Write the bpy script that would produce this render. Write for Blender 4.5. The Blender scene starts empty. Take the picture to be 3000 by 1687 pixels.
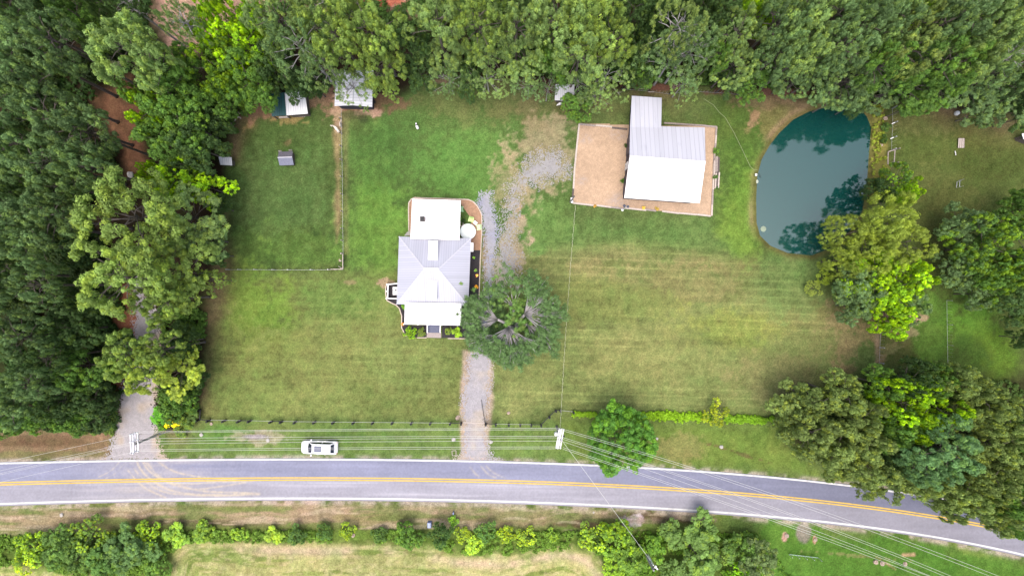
import bpy, math, random
import numpy as np
from mathutils import Vector, Matrix
R = math.radians
scene = bpy.context.scene
COL = scene.collection

# ------------------------------------------------------------------ camera, sky, sun, exposure
cam_d = bpy.data.cameras.new("camera"); cam_d.lens = 24; cam_d.sensor_width = 36
cam_d.clip_start = 0.5; cam_d.clip_end = 6000
cam = bpy.data.objects.new("camera", cam_d); COL.objects.link(cam)
cam.location = (0, 0, 100); cam.rotation_euler = (0, 0, 0)
scene.camera = cam
SUN_EL, SUN_AZ = 78, 200          # azimuth clockwise from +Y
w = bpy.data.worlds.new("World"); scene.world = w; w.use_nodes = True
nt = w.node_tree
sky = nt.nodes.new("ShaderNodeTexSky"); sky.sky_type = 'NISHITA'; sky.sun_disc = False
sky.sun_elevation = R(SUN_EL); sky.sun_rotation = R(SUN_AZ)
sky.air_density = 1.0; sky.dust_density = 6.0; sky.ozone_density = 1.0
nt.links.new(sky.outputs[0], nt.nodes["Background"].inputs[0])
nt.nodes["Background"].inputs[1].default_value = 0.15
sl = bpy.data.lights.new("sun", 'SUN'); sl.energy = 1.7; sl.angle = R(42); sl.color = (1, .965, .91)
so = bpy.data.objects.new("sun", sl); COL.objects.link(so)
d = Vector((math.sin(R(SUN_AZ))*math.cos(R(SUN_EL)), math.cos(R(SUN_AZ))*math.cos(R(SUN_EL)), math.sin(R(SUN_EL))))
so.rotation_euler = d.to_track_quat('Z', 'Y').to_euler(); so.location = d*150
scene.view_settings.view_transform = 'Standard'; scene.view_settings.look = 'None'
scene.view_settings.exposure = 0.72; scene.view_settings.gamma = 1
scene.render.resolution_x = 1024; scene.render.resolution_y = 575

# ------------------------------------------------------------------ helpers
def P(px, py, z=0.0):
    k = (100 - z)/100/20
    return Vector(((px-1500)*k, (843.5-py)*k, z))
S = 3000/2576
def Dp(dx, dy, z=0.0): return P(dx*S, dy*S, z)
def lin(c):
    return tuple(((v/255)/12.92 if v/255 <= .04045 else ((v/255+.055)/1.055)**2.4) for v in c)
def alb(c, k=.5): return tuple(min(.85, v*k) for v in lin(c))

def tag(o, label=None, cat=None, group=None, kind=None):
    if label: o['label'] = label
    if cat: o['category'] = cat
    if group: o['group'] = group
    if kind: o['kind'] = kind
    return o
def empty(name, loc, rz=0, label=None, cat=None, group=None):
    o = bpy.data.objects.new(name, None); COL.objects.link(o)
    o.location = loc; o.rotation_euler = (0, 0, rz); o.empty_display_size = .2
    return tag(o, label, cat, group)

MATS = {}
def mat(name, col, rough=.7, metal=0, noise=0.0, nscale=4.0, spec=.3, bump=0.0, bscale=20, col2=None):
    if name in MATS: return MATS[name]
    m = bpy.data.materials.new(name); m.use_nodes = True; t = m.node_tree; b = t.nodes["Principled BSDF"]
    b.inputs["Roughness"].default_value = rough; b.inputs["Metallic"].default_value = metal
    b.inputs["Specular IOR Level"].default_value = spec
    tc = t.nodes.new("ShaderNodeTexCoord")
    n = t.nodes.new("ShaderNodeTexNoise"); n.inputs["Scale"].default_value = nscale; n.inputs["Detail"].default_value = 6
    n.inputs["Roughness"].default_value = .65
    t.links.new(tc.outputs["Object"], n.inputs["Vector"])
    mx = t.nodes.new("ShaderNodeMix"); mx.data_type = 'RGBA'
    c2 = col2 if col2 else tuple(c*(1-noise) for c in col)
    c1 = col if col2 else tuple(min(1, c*(1+noise*.6)) for c in col)
    mx.inputs[6].default_value = (*c1, 1); mx.inputs[7].default_value = (*c2, 1)
    rp = t.nodes.new("ShaderNodeValToRGB"); rp.color_ramp.elements[0].position = .35; rp.color_ramp.elements[1].position = .68
    t.links.new(n.outputs[0], rp.inputs[0]); t.links.new(rp.outputs[0], mx.inputs[0])
    t.links.new(mx.outputs[2], b.inputs["Base Color"])
    if bump:
        n2 = t.nodes.new("ShaderNodeTexNoise"); n2.inputs["Scale"].default_value = bscale; n2.inputs["Detail"].default_value = 4
        t.links.new(tc.outputs["Object"], n2.inputs["Vector"])
        bp = t.nodes.new("ShaderNodeBump"); bp.inputs["Strength"].default_value = bump; bp.inputs["Distance"].default_value = .05
        t.links.new(n2.outputs[0], bp.inputs["Height"]); t.links.new(bp.outputs[0], b.inputs["Normal"])
    MATS[name] = m; return m

class MB:
    def __init__(s): s.v = []; s.f = []; s.uv = None
    def add(s, vs, fs):
        n = len(s.v); s.v += [tuple(v) for v in vs]; s.f += [tuple(i+n for i in f) for f in fs]; return s
    def box(s, c, size, rz=0, M=None):
        x, y, z = [k/2 for k in size]; vs = []
        cr, sr = math.cos(rz), math.sin(rz)
        for dz in (-z, z):
            for dx, dy in ((-x, -y), (x, -y), (x, y), (-x, y)):
                v = Vector((c[0]+dx*cr-dy*sr, c[1]+dx*sr+dy*cr, c[2]+dz)); vs.append(M @ v if M else v)
        return s.add(vs, [(0, 3, 2, 1), (4, 5, 6, 7), (0, 1, 5, 4), (1, 2, 6, 5), (2, 3, 7, 6), (3, 0, 4, 7)])
    def bar(s, a, b, wd, h):            # rectangular bar from a to b (top-centred)
        a = Vector(a); b = Vector(b); u = (b-a).normalized(); side = u.cross(Vector((0, 0, 1)))
        if side.length < 1e-4: side = Vector((1, 0, 0))
        side.normalize(); up = side.cross(u).normalized(); vs = []
        for p in (a, b):
            for q, r in ((-1, -1), (1, -1), (1, 1), (-1, 1)): vs.append(p+side*q*wd/2+up*r*h/2)
        return s.add(vs, [(0, 1, 2, 3), (7, 6, 5, 4), (0, 4, 5, 1), (1, 5, 6, 2), (2, 6, 7, 3), (3, 7, 4, 0)])
    def tube(s, pts, rad, n=8, cap=True):
        pts = [Vector(p) for p in pts]; rad = rad if isinstance(rad, (list, tuple)) else [rad]*len(pts)
        vs = []; fs = []; ref = Vector((.31, .17, .94))
        for i, p in enumerate(pts):
            u = (pts[min(i+1, len(pts)-1)]-pts[max(i-1, 0)]).normalized()
            a = u.cross(ref if abs(u.dot(ref)) < .95 else Vector((1, 0, 0))).normalized(); b = u.cross(a)
            for k in range(n):
                t = 2*math.pi*k/n; vs.append(p+(a*math.cos(t)+b*math.sin(t))*rad[i])
        for i in range(len(pts)-1):
            for k in range(n): fs.append((i*n+k, i*n+(k+1) % n, (i+1)*n+(k+1) % n, (i+1)*n+k))
        if cap: fs += [tuple(range(n))[::-1], tuple(range((len(pts)-1)*n, len(pts)*n))]
        return s.add(vs, fs)
    def prism(s, poly, z0, z1):         # poly: xy points ; z may be per-vertex lists
        n = len(poly); Z0 = z0 if hasattr(z0, '__len__') else [z0]*n; Z1 = z1 if hasattr(z1, '__len__') else [z1]*n
        vs = [(p[0], p[1], Z0[i]) for i, p in enumerate(poly)]+[(p[0], p[1], Z1[i]) for i, p in enumerate(poly)]
        area = sum(poly[i][0]*poly[(i+1) % n][1]-poly[(i+1) % n][0]*poly[i][1] for i in range(n))
        fs = [tuple(range(n))[::-1], tuple(range(n, 2*n))]+[(i, (i+1) % n, n+(i+1) % n, n+i) for i in range(n)]
        if area < 0: fs = [f[::-1] for f in fs]
        return s.add(vs, fs)
    def lathe(s, prof, c, n=16):
        vs = []; fs = []
        for r, z in prof:
            for k in range(n):
                t = 2*math.pi*k/n; vs.append((c[0]+r*math.cos(t), c[1]+r*math.sin(t), c[2]+z))
        for i in range(len(prof)-1):
            for k in range(n): fs.append((i*n+k, i*n+(k+1) % n, (i+1)*n+(k+1) % n, (i+1)*n+k))
        fs += [tuple(range(n))[::-1], tuple(range((len(prof)-1)*n, len(prof)*n))]
        return s.add(vs, fs)
    def build(s, name, m, parent=None, bevel=0, smooth=False, local=True):
        """vertices given in world space; shifted to the parent's frame when a parent is given"""
        me = bpy.data.meshes.new(name)
        vs = s.v
        if parent is not None and local:
            inv = (Matrix.Translation(parent.location) @ parent.rotation_euler.to_matrix().to_4x4()).inverted()
            vs = [inv @ Vector(v) for v in vs]
        me.from_pydata([tuple(v) for v in vs], [], s.f); me.update()
        if m: me.materials.append(m)
        if smooth: me.polygons.foreach_set("use_smooth", [True]*len(me.polygons))
        o = bpy.data.objects.new(name, me); COL.objects.link(o)
        if parent is not None: o.parent = parent
        if bevel:
            b = o.modifiers.new("bevel", 'BEVEL'); b.width = bevel; b.segments = 2
        return o

def np_mesh(name, V, F, m, colors=None, smooth=False, attr="Col", uv=None):
    V = np.asarray(V, dtype=np.float32); F = np.asarray(F, dtype=np.int32); k = F.shape[1]
    me = bpy.data.meshes.new(name); me.vertices.add(len(V)); me.vertices.foreach_set("co", V.ravel())
    me.loops.add(F.size); me.loops.foreach_set("vertex_index", F.ravel())
    me.polygons.add(len(F)); me.polygons.foreach_set("loop_start", np.arange(0, F.size, k, dtype=np.int32))
    try: me.polygons.foreach_set("loop_total", np.full(len(F), k, dtype=np.int32))
    except Exception: pass
    if smooth: me.polygons.foreach_set("use_smooth", np.ones(len(F), dtype=bool))
    me.update(calc_edges=True)
    if colors is not None:
        ca = me.color_attributes.new(attr, 'FLOAT_COLOR', 'POINT')
        c4 = np.ones((len(V), 4), dtype=np.float32); c4[:, :3] = colors; ca.data.foreach_set("color", c4.ravel())
    if m: me.materials.append(m)
    return me
def link(name, me, parent=None, loc=(0, 0, 0)):
    o = bpy.data.objects.new(name, me); COL.objects.link(o); o.location = loc
    if parent is not None: o.parent = parent
    return o

# numpy noise + polygon distance
def vnoise(x, y, scale, seed):
    rs = np.random.RandomState(seed); L = rs.rand(256, 256).astype(np.float32)
    u = x*scale+seed*7.31; v = y*scale+seed*3.77; i = np.floor(u).astype(int); j = np.floor(v).astype(int)
    fu = u-i; fv = v-j; fu = fu*fu*(3-2*fu); fv = fv*fv*(3-2*fv); i &= 255; j &= 255; i1 = (i+1) & 255; j1 = (j+1) & 255
    return (L[i, j]*(1-fu)+L[i1, j]*fu)*(1-fv)+(L[i, j1]*(1-fu)+L[i1, j1]*fu)*fv
def fbm(x, y, scale, seed, octv=4):
    s = 0; a = 1; t = 0
    for k in range(octv): s = s+a*vnoise(x, y, scale*2**k, seed+k*13); t += a; a *= .55
    return s/t
def sdf(x, y, poly):                     # >0 inside, metres
    n = len(poly); dmin = np.full(x.shape, 1e9); inside = np.zeros(x.shape, bool)
    for i in range(n):
        ax, ay = poly[i][0], poly[i][1]; bx, by = poly[(i+1) % n][0], poly[(i+1) % n][1]
        ex, ey = bx-ax, by-ay; t = np.clip(((x-ax)*ex+(y-ay)*ey)/(ex*ex+ey*ey+1e-9), 0, 1)
        dmin = np.minimum(dmin, (x-ax-t*ex)**2+(y-ay-t*ey)**2)
        if ay != by:
            c = ((ay > y) != (by > y)) & (x < (bx-ax)*(y-ay)/(by-ay)+ax); inside ^= c
    dd = np.sqrt(dmin); return np.where(inside, dd, -dd)
def linedist(x, y, pts):
    dmin = np.full(x.shape, 1e9)
    for i in range(len(pts)-1):
        ax, ay = pts[i][0], pts[i][1]; bx, by = pts[i+1][0], pts[i+1][1]
        ex, ey = bx-ax, by-ay; t = np.clip(((x-ax)*ex+(y-ay)*ey)/(ex*ex+ey*ey+1e-9), 0, 1)
        dmin = np.minimum(dmin, (x-ax-t*ex)**2+(y-ay-t*ey)**2)
    return np.sqrt(dmin)
def sstep(a, b, v): t = np.clip((v-a)/(b-a), 0, 1); return t*t*(3-2*t)
DL = lambda pts: [tuple(Dp(*p)[:2]) for p in pts]
PL = lambda pts: [tuple(P(*p)[:2]) for p in pts]

# ------------------------------------------------------------------ ground sheet (one mesh, painted with grass, soil and mowing)
POND = DL([(2184,294),(2172,279),(2148,269),(2090,268),(2040,280),(2000,300),(1965,333),(1940,365),(1920,400),(1909,440),(1906,500),(1907,560),(1916,592),(1942,617),(1985,635),(2045,641),(2095,622),(2140,580),(2172,530),(2184,450),(2189,380),(2194,320)])
FIELD_R = DL([(1240,640),(1330,615),(1440,600),(1560,590),(1700,600),(1860,620),(1990,660),(2080,740),(2140,880),(2150,1000),(1950,1040),(1420,1030),(1240,1050),(1235,860)])
FOREST_W = DL([(-200,-200),(620,-200),(640,120),(740,200),(700,262),(640,270),(590,300),(575,420),(560,520),(545,680),(520,900),(505,1000),(450,1075),(395,1075),(290,1080),(-200,1082)])
FOREST_N = DL([(600,-200),(2800,-200),(2800,300),(2560,310),(2350,262),(2190,268),(2060,262),(1930,238),(1800,226),(1640,222),(1560,232),(1440,250),(1400,220),(1250,200),(1080,190),(1010,240),(940,262),(850,262),(790,240),(740,250),(640,270)])
GROVE_SE = DL([(1950,985),(2100,930),(2330,925),(2800,930),(2800,1370),(2450,1330),(2250,1235),(2100,1185),(1960,1130)])
HAY = DL([(428,1460),(440,1395),(470,1368),(560,1362),(800,1366),(1000,1368),(1150,1395),(1260,1400),(1420,1372),(1490,1395),(1540,1460),(1560,1700),(400,1700)])
HAY2 = DL([(-300,1420),(60,1425),(180,1440),(330,1470),(380,1700),(-300,1700)])

def ground_color(x, y):
    """albedo from seen sRGB; x, y numpy arrays in metres"""
    n1 = fbm(x, y, .045, 1, 4); n2 = fbm(x, y, .16, 2, 4); n3 = fbm(x, y, .7, 3, 3); n4 = fbm(x, y, 2.2, 5, 2)
    # streaky noise along the mowing direction (east-west) and along north-south
    se = fbm(x*.12, y*1.0, 1.3, 7, 3); sn = fbm(x*1.0, y*.12, 1.3, 9, 3)
    C = np.zeros(x.shape+(3,)); C[:] = alb((104, 130, 62))
    def mix(col, wgt):
        c = np.array(alb(col)); wv = np.clip(wgt, 0, 1)[..., None]; C[:] = C*(1-wv)+c*wv
    def zone(poly, col, soft=1.5, rag=2.0, amt=1.0):
        d = sdf(x, y, poly)+(n2-.5)*rag*2+(n3-.5)*rag; mix(col, amt*sstep(-soft, soft, d))
    def blob(dx, dy, rx, ry, col, amt=1.0, rot=0, rag=.5, soft=.5):
        c = Dp(dx, dy); k = S/20; a = R(rot); X = x-c[0]; Y = y-c[1]
        u = (X*math.cos(a)+Y*math.sin(a))/(rx*k); v = (-X*math.sin(a)+Y*math.cos(a))/(ry*k)
        d = 1-np.sqrt(u*u+v*v)+(n2-.5)*rag*2+(n3-.5)*rag*1.5+(n4-.5)*rag*1.2; mix(col, amt*sstep(-soft*.5, soft*.5, d))
    # lawns
    zone(DL([(540,260),(862,262),(862,690),(540,690)]), (88, 118, 52), 2, 1)
    blob(700,620,150,60,(98,138,48),.6); blob(700,470,130,120,(92,128,60),.6)
    zone(DL([(868,200),(1460,200),(1440,330),(1440,640),(1200,620),(1100,480),(868,690)]), (94, 130, 56), 2, 1)
    blob(1180,430,150,90,(98,150,58),.75); blob(950,560,80,190,(110,160,50),.8,0,.6,.9); blob(960,380,90,100,(84,128,52),.7)
    blob(1320,240,150,60,(124,122,72),.5); blob(1190,250,170,50,(110,120,62),.6,0,.8)
    zone(DL([(520,690),(1170,690),(1170,1060),(505,1060)]), (124, 142, 66), 2, 1)
    blob(660,800,90,130,(120,160,44),.85,15,.8,.9); blob(880,760,130,60,(112,150,62),.7); blob(700,900,200,80,(128,138,66),.5)
    blob(900,900,250,110,(130,146,70),.6,0,.8); blob(1050,900,120,90,(124,146,70),.6); blob(620,1000,90,60,(124,150,66),.6)
    zone(FIELD_R, (134, 150, 76), 3, 2)
    blob(1560,640,260,26,(150,150,88),.55,-4,.9); blob(1720,700,210,45,(144,140,82),.55,-6,.9); blob(1850,660,120,40,(134,126,74),.5,-10,.9)
    blob(1500,760,170,50,(128,146,66),.7); blob(1850,840,110,50,(134,152,58),.8,0,.8,1); blob(1650,900,220,60,(140,150,78),.6)
    blob(1980,950,160,70,(136,136,80),.5,0,.9); blob(2100,840,110,120,(128,124,72),.4,0,.9); blob(1990,690,110,90,(104,138,66),.7)
    zone(DL([(1440,560),(1860,560),(1900,620),(1840,650),(1560,610),(1400,640),(1320,600),(1330,560)]), (100,140,62), 2, 1.5, .8)
    blob(1330,560,60,70,(98,150,66),.8); blob(1380,560,60,60,(110,150,66),.7)
    zone(DL([(1800,240),(1990,250),(1920,400),(1900,560),(1960,640),(1860,640),(1800,560)]), (92,128,44), 2, 1.5)
    blob(1880,520,60,130,(118,160,44),.8,0,.5,1); blob(1850,300,90,50,(92,120,44),.8); blob(1960,300,80,60,(128,124,66),.7,30,.9)
    blob(1900,255,70,20,(140,118,84),.7); blob(1895,300,14,26,(170,132,98),.7,0,.9)
    # east lots
    zone(DL([(2200,270),(2800,270),(2800,1000),(2330,1000),(2200,880),(2180,640),(2250,560)]), (92, 112, 46), 2.5, 1.5)
    blob(2330,350,70,60,(92,112,44),.8); blob(2300,300,90,40,(106,112,58),.5); blob(2360,520,90,90,(100,108,50),.6); blob(2470,330,50,40,(92,100,40),.7)
    blob(2500,410,90,40,(78,96,36),.8); blob(2370,620,50,80,(80,92,44),.6)
    blob(2250,860,60,60,(96,104,50),.7); blob(2290,810,50,60,(104,100,58),.7,0,.9); blob(2355,830,60,120,(88,132,36),.9,0,.5)
    blob(2450,800,70,90,(92,140,28),.9,0,.5,.8); blob(2500,900,60,80,(90,128,20),.9,0,.5,.8); blob(2420,930,60,80,(62,92,30),.8)
    blob(2262,818,34,10,(176,152,118),.5,-30,1.8,.5); blob(2288,806,12,6,(190,160,130),.8,0,1.4,.4); blob(2310,800,20,5,(180,150,120),.7,0,1.4,.4)
    blob(2240,880,26,14,(150,144,92),.4,0,1.4,.5)
    zone(DL([(2202,820),(2216,820),(2212,930),(2200,930)]), (176,152,122), .4, .5, .85); blob(2150,880,60,80,(146,122,88),.5,0,1.2)
    # verge above the road
    zone(DL([(380,1060),(1440,1065),(1440,1162),(380,1155)]), (112,146,62), 1, .8)
    blob(560,1090,60,20,(96,150,54),.7); blob(900,1100,120,16,(98,134,54),.7); blob(690,1075,70,10,(120,140,66),.6)
    blob(648,1100,50,9,(176,168,140),.55,0,1.6,.5); blob(640,1098,30,5,(160,158,176),.6)
    zone(DL([(1420,1060),(1960,1060),(2060,1200),(1440,1165)]), (112,142,48), 2, 1)
    blob(1700,1130,70,30,(146,142,80),.6,0,.9); blob(1500,1100,50,40,(118,152,60),.7); blob(1860,1130,80,40,(118,146,50),.7)
    blob(1860,1140,60,5,(108,96,56),.8,-18,1.0,.5)
    zone(DL([(-200,1086),(268,1084),(284,1150),(-200,1160)]), (146, 122, 88), 1, .8)
    blob(90,1108,120,14,(112,84,60),.8); blob(120,1145,160,10,(122,126,70),.7); blob(235,1095,26,14,(178,140,104),.8)
    # south of the road
    zone(DL([(-200,1270),(700,1264),(1440,1272),(1800,1290),(2240,1330),(2576,1420),(2800,1480),(2800,1800),(-200,1800)]), (112, 138, 52), 1, .5)
    zone(DL([(-200,1285),(200,1280),(700,1268),(1150,1272),(1560,1290),(1600,1312),(1200,1330),(560,1318),(300,1340),(-200,1340)]), (172, 152, 116), 1.2, 1.4, .9)
    blob(150,1275,220,8,(120,142,64),.8); blob(430,1320,200,14,(98,92,62),.7); blob(60,1345,120,10,(150,146,88),.7); blob(640,1278,90,8,(132,144,76),.7)
    blob(950,1300,90,14,(140,136,78),.7); blob(1030,1285,70,10,(180,160,124),.7); blob(1200,1310,70,14,(142,132,82),.6); blob(500,1275,160,7,(140,142,78),.6)
    blob(1350,1300,140,14,(134,138,78),.7); blob(1480,1318,110,12,(104,82,62),.8); blob(1690,1300,120,14,(104,78,62),.85,-4,.7); blob(1590,1310,30,14,(196,186,190),.8,0,1,.4)
    blob(1640,1310,60,8,(150,130,108),.6)
    zone(DL([(-200,1345),(560,1330),(1150,1335),(1450,1338),(1560,1330),(1900,1350),(2000,1470),(1480,1470),(1420,1380),(430,1370),(380,1470),(-200,1440)]), (92, 120, 36), 1.2, 1.2)
    blob(500,1345,130,12,(120,160,34),.8,0,1); blob(800,1345,160,14,(112,146,44),.7,0,1); blob(1300,1350,120,16,(130,160,50),.7,0,1)
    zone(DL([(1900,1290),(2240,1330),(2576,1420),(2800,1480),(2800,1800),(1990,1800)]), (88, 138, 34), 1.5, 1.2)
    blob(2150,1330,70,30,(104,132,56),.7); blob(2022,1340,18,26,(150,142,128),.9,0,.3,.3); blob(2400,1360,90,20,(122,150,54),.7,-20); blob(1850,1320,60,20,(86,118,46),.8)
    blob(2160,1398,90,3,(150,136,88),.5,-5,1.8,.6); blob(1975,1352,6,10,(214,160,146),.8); blob(2050,1356,5,9,(206,150,130),.8); blob(2290,1395,20,5,(200,160,120),.8)
    blob(2235,1420,60,2,(170,140,100),.8,-33,1,.5); blob(2060,1302,40,5,(188,170,146),.7,-8,1)
    sz_ = sstep(-.5, .5, sdf(x, y, DL([(-200,1270),(700,1264),(1440,1272),(1800,1290),(1800,1330),(1200,1336),(560,1332),(-200,1345)])))
    st = fbm(x*.09, y*1.1+n2*1.5, 1.2, 45, 3); mix((118, 138, 62), sz_*sstep(.5, .64, st)*.75); mix((200, 184, 148), sz_*sstep(.40, .34, st)*.6)
    # mown hay: swirled straw rows
    for hp in (HAY, HAY2):
        dd = sdf(x, y, hp); wv = sstep(-.8, .6, dd+(n3-.5)*1.2)
        rows = fbm(np.zeros_like(x)+x*.05, dd*1.0+n1*3, 1.3, 31, 3); rows = sstep(.44, .58, rows); fine_ = fbm(x*.3, dd+n1*3, 3.0, 33, 2)
        mix((150, 168, 78), wv); mix((188, 188, 112), wv*rows*.7); mix((126, 148, 58), wv*(1-rows)*sstep(.4, .6, fbm(x*.2, dd, .7, 37, 3))*.8); mix((210, 200, 138), wv*sstep(.58, .72, fine_)*.5)
        mix((200,188,140), wv*sstep(.62,.8,n3)*.4)
        if hp is HAY: mix((206, 186, 150), np.exp(-((dd-1.2)/.7)**2)*.75*sstep(.3, .6, n2))
    # edge of the woods: bare pine straw and red clay
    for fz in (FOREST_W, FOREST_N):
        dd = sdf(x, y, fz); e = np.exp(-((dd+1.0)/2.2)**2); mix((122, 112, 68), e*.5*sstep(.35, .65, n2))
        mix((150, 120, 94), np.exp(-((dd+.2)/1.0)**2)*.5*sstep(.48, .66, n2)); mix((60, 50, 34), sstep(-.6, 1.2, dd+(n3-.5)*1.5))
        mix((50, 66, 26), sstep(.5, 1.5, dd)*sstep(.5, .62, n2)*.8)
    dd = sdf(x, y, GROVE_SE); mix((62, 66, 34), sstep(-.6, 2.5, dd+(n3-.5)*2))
    # clay tracks in the western wood and the clearing north of it
    zone(DL([(330,190),(375,260),(352,330),(362,400),(352,440),(316,440),(300,360),(262,300),(235,250),(290,215)]), (158, 112, 74), 1.2, 1.4)
    zone(DL([(300,720),(345,720),(345,800),(330,900),(296,1010),(290,1080),(280,1010),(290,850)]), (176, 112, 74), .8, .8)
    zone(DL([(380,-300),(1060,-300),(1040,22),(960,8),(860,30),(690,18),(660,70),(600,60),(520,130),(460,160),(430,120),(400,60)]), (206, 166, 136), 1.2, 1.4)
    blob(955,2,60,14,(190,98,62),.9)
    blob(1355,75,60,30,(120,96,66),.6); blob(1660,218,80,9,(128,88,70),.9,0,.6); blob(1900,232,120,9,(116,84,68),.9,0,.6); blob(1390,218,60,20,(96,66,56),.9); blob(1110,205,30,6,(170,136,110),.7)
    # bare places in the paddock and along its fence
    blob(800,238,46,46,(150,118,90),.85,0,1.0,.5); blob(846,268,12,34,(196,164,128),.85,0,.8,.4); blob(720,300,60,16,(170,146,84),.7,10,1.3,.5)
    blob(664,274,36,26,(146,112,86),.7,0,1.2,.5); blob(960,255,60,24,(128,96,72),.8,0,1.1,.5); blob(936,284,24,7,(190,160,130),.8,0,1.2,.4)
    zone(DL([(840,300),(856,300),(858,560),(846,610),(842,430)]), (176,150,104), .5, .7, .75); zone(DL([(862,290),(874,290),(876,640),(866,640)]), (140,140,84), .4, .4, .6)
    blob(850,318,9,14,(190,164,130),.8); blob(915,300,12,10,(66,84,46),.8); blob(895,290,26,8,(88,96,56),.7)
    blob(720,360,26,14,(128,112,72),.7,0,1); blob(972,712,24,9,(176,150,118),.8,0,1.2,.4); blob(880,710,16,6,(160,140,100),.6)
    zone(DL([(575,640),(560,760),(540,900),(520,1000),(506,1000),(512,850),(530,700),(545,640)]), (118,108,68), 1, 1, .6)
    # dry ground around the gravel
    blob(1375,385,70,90,(170,158,118),.75,0,1.0,.7); blob(1290,480,50,60,(166,156,112),.6,0,1.1,.6); blob(1290,610,26,90,(176,160,128),.75,0,1.2,.5); blob(1330,260,40,60,(130,122,78),.45,0,1)
    blob(1300,720,30,20,(150,124,92),.6); zone(DL([(1163,880),(1236,880),(1240,1010),(1222,1160),(1160,1160),(1160,1010)]), (196,178,150), .35, .4, .9)
    blob(1225,640,12,60,(178,150,124),.7)
    # pond bank
    dp = sdf(x, y, POND); mix((178, 146, 112), np.exp(-((dp+.9)/.5)**2)*.55*sstep(.4, .65, n2)); mix((118, 112, 58), np.exp(-((dp+.2)/.6)**2)*.8)
    zone(DL([(2194,262),(2226,262),(2224,330),(2236,440),(2200,520),(2188,500),(2196,380)]), (136, 138, 56), .7, .6); blob(2212,275,20,14,(140,108,80),.8)
    mix((44, 56, 34), sstep(.1, .7, dp))
    # road shoulders: pale grit
    yt = np.interp(x, RX, RTY); yb = np.interp(x, RX, RBY)
    mix((190, 178, 166), np.exp(-((y-yt-.25)/.35)**2)*.7*sstep(.3, .6, n3)); mix((190, 178, 160), np.exp(-((y-yb+.5)/.4)**2)*.8*sstep(.35, .6, n3))
    # broad tone, streaks from mowing, clumps
    V = 1.12+(n1-.5)*.26+(n2-.5)*.34+(n3-.5)*.40+(n4-.5)*.62
    fr = sstep(-1, 2, sdf(x, y, FIELD_R)); fl = sstep(0, 2, sdf(x, y, DL([(505,690),(1165,690),(1165,1060),(505,1060)])))
    fp = sstep(0, 2, sdf(x, y, DL([(560,290),(1160,290),(1000,700),(560,690)])))
    yy = y+.035*x
    lines = sstep(.80, 1.0, .5+.5*np.sin(yy*2*math.pi/1.15+fbm(x*.1, y, .3, 41, 2)*3.0))*sstep(.35, .6, fbm(x*.15, y*.5, .5, 43, 3))
    V = V+fr*((se-.5)*.46+lines*.34)+fl*((se-.5)*.40+lines*.16)+fp*(sn-.5)*.38
    C *= np.clip(V, .35, 1.8)[..., None]
    # patchy hue: dry straw blades against fresh green
    hue = (fbm(x, y, .9, 51, 3)-.5)*.5+(n2-.5)*.35
    C[..., 0] *= 1+hue*.55; C[..., 2] *= 1+hue*.35
    lum = C.mean(-1, keepdims=True); C = C*.82+lum*.18; C *= np.array([1.09, 1.03, 1.04])
    return np.clip(C, .004, .8)

# road outline (metres): seen edges of the asphalt, west to east
def curve_y(pts, xs):
    px = np.array([p[0] for p in pts], float); py = np.array([p[1] for p in pts], float)
    co = np.polyfit((px-1500)/1000, py, 5); q = np.clip((xs*20)/1000, -1.75, 1.75)
    yy = np.polyval(co, q); dq = np.polyval(np.polyder(co), q); extra = (xs*20/1000-q); return (843.5-(yy+dq*extra))/20
RX = np.arange(-1500, 1500.01, .25)
T_PTS = [(-400,1368),(0,1356),(300,1349),(750,1345),(1070,1345),(1250,1346.5),(1500,1353),(1886,1369.6),(2250,1395),(2490,1422),(2675,1446),(2900,1485),(3000,1505),(3300,1578)]
B_PTS = [(-400,1490),(0,1476),(300,1468),(750,1460),(1200,1463),(1500,1468.7),(1900,1489),(2250,1512.7),(2500,1538),(2700,1565),(2900,1603),(3000,1628),(3300,1712)]
C_PTS = [(-400,1429),(0,1416.5),(330,1407.7),(750,1403),(1300,1405),(1500,1411),(1950,1431),(2250,1454),(2600,1491),(2870,1537),(3000,1564),(3300,1640)]
RTY = curve_y(T_PTS, RX); RBY = curve_y(B_PTS, RX); RCY = curve_y(C_PTS, RX)

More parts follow.
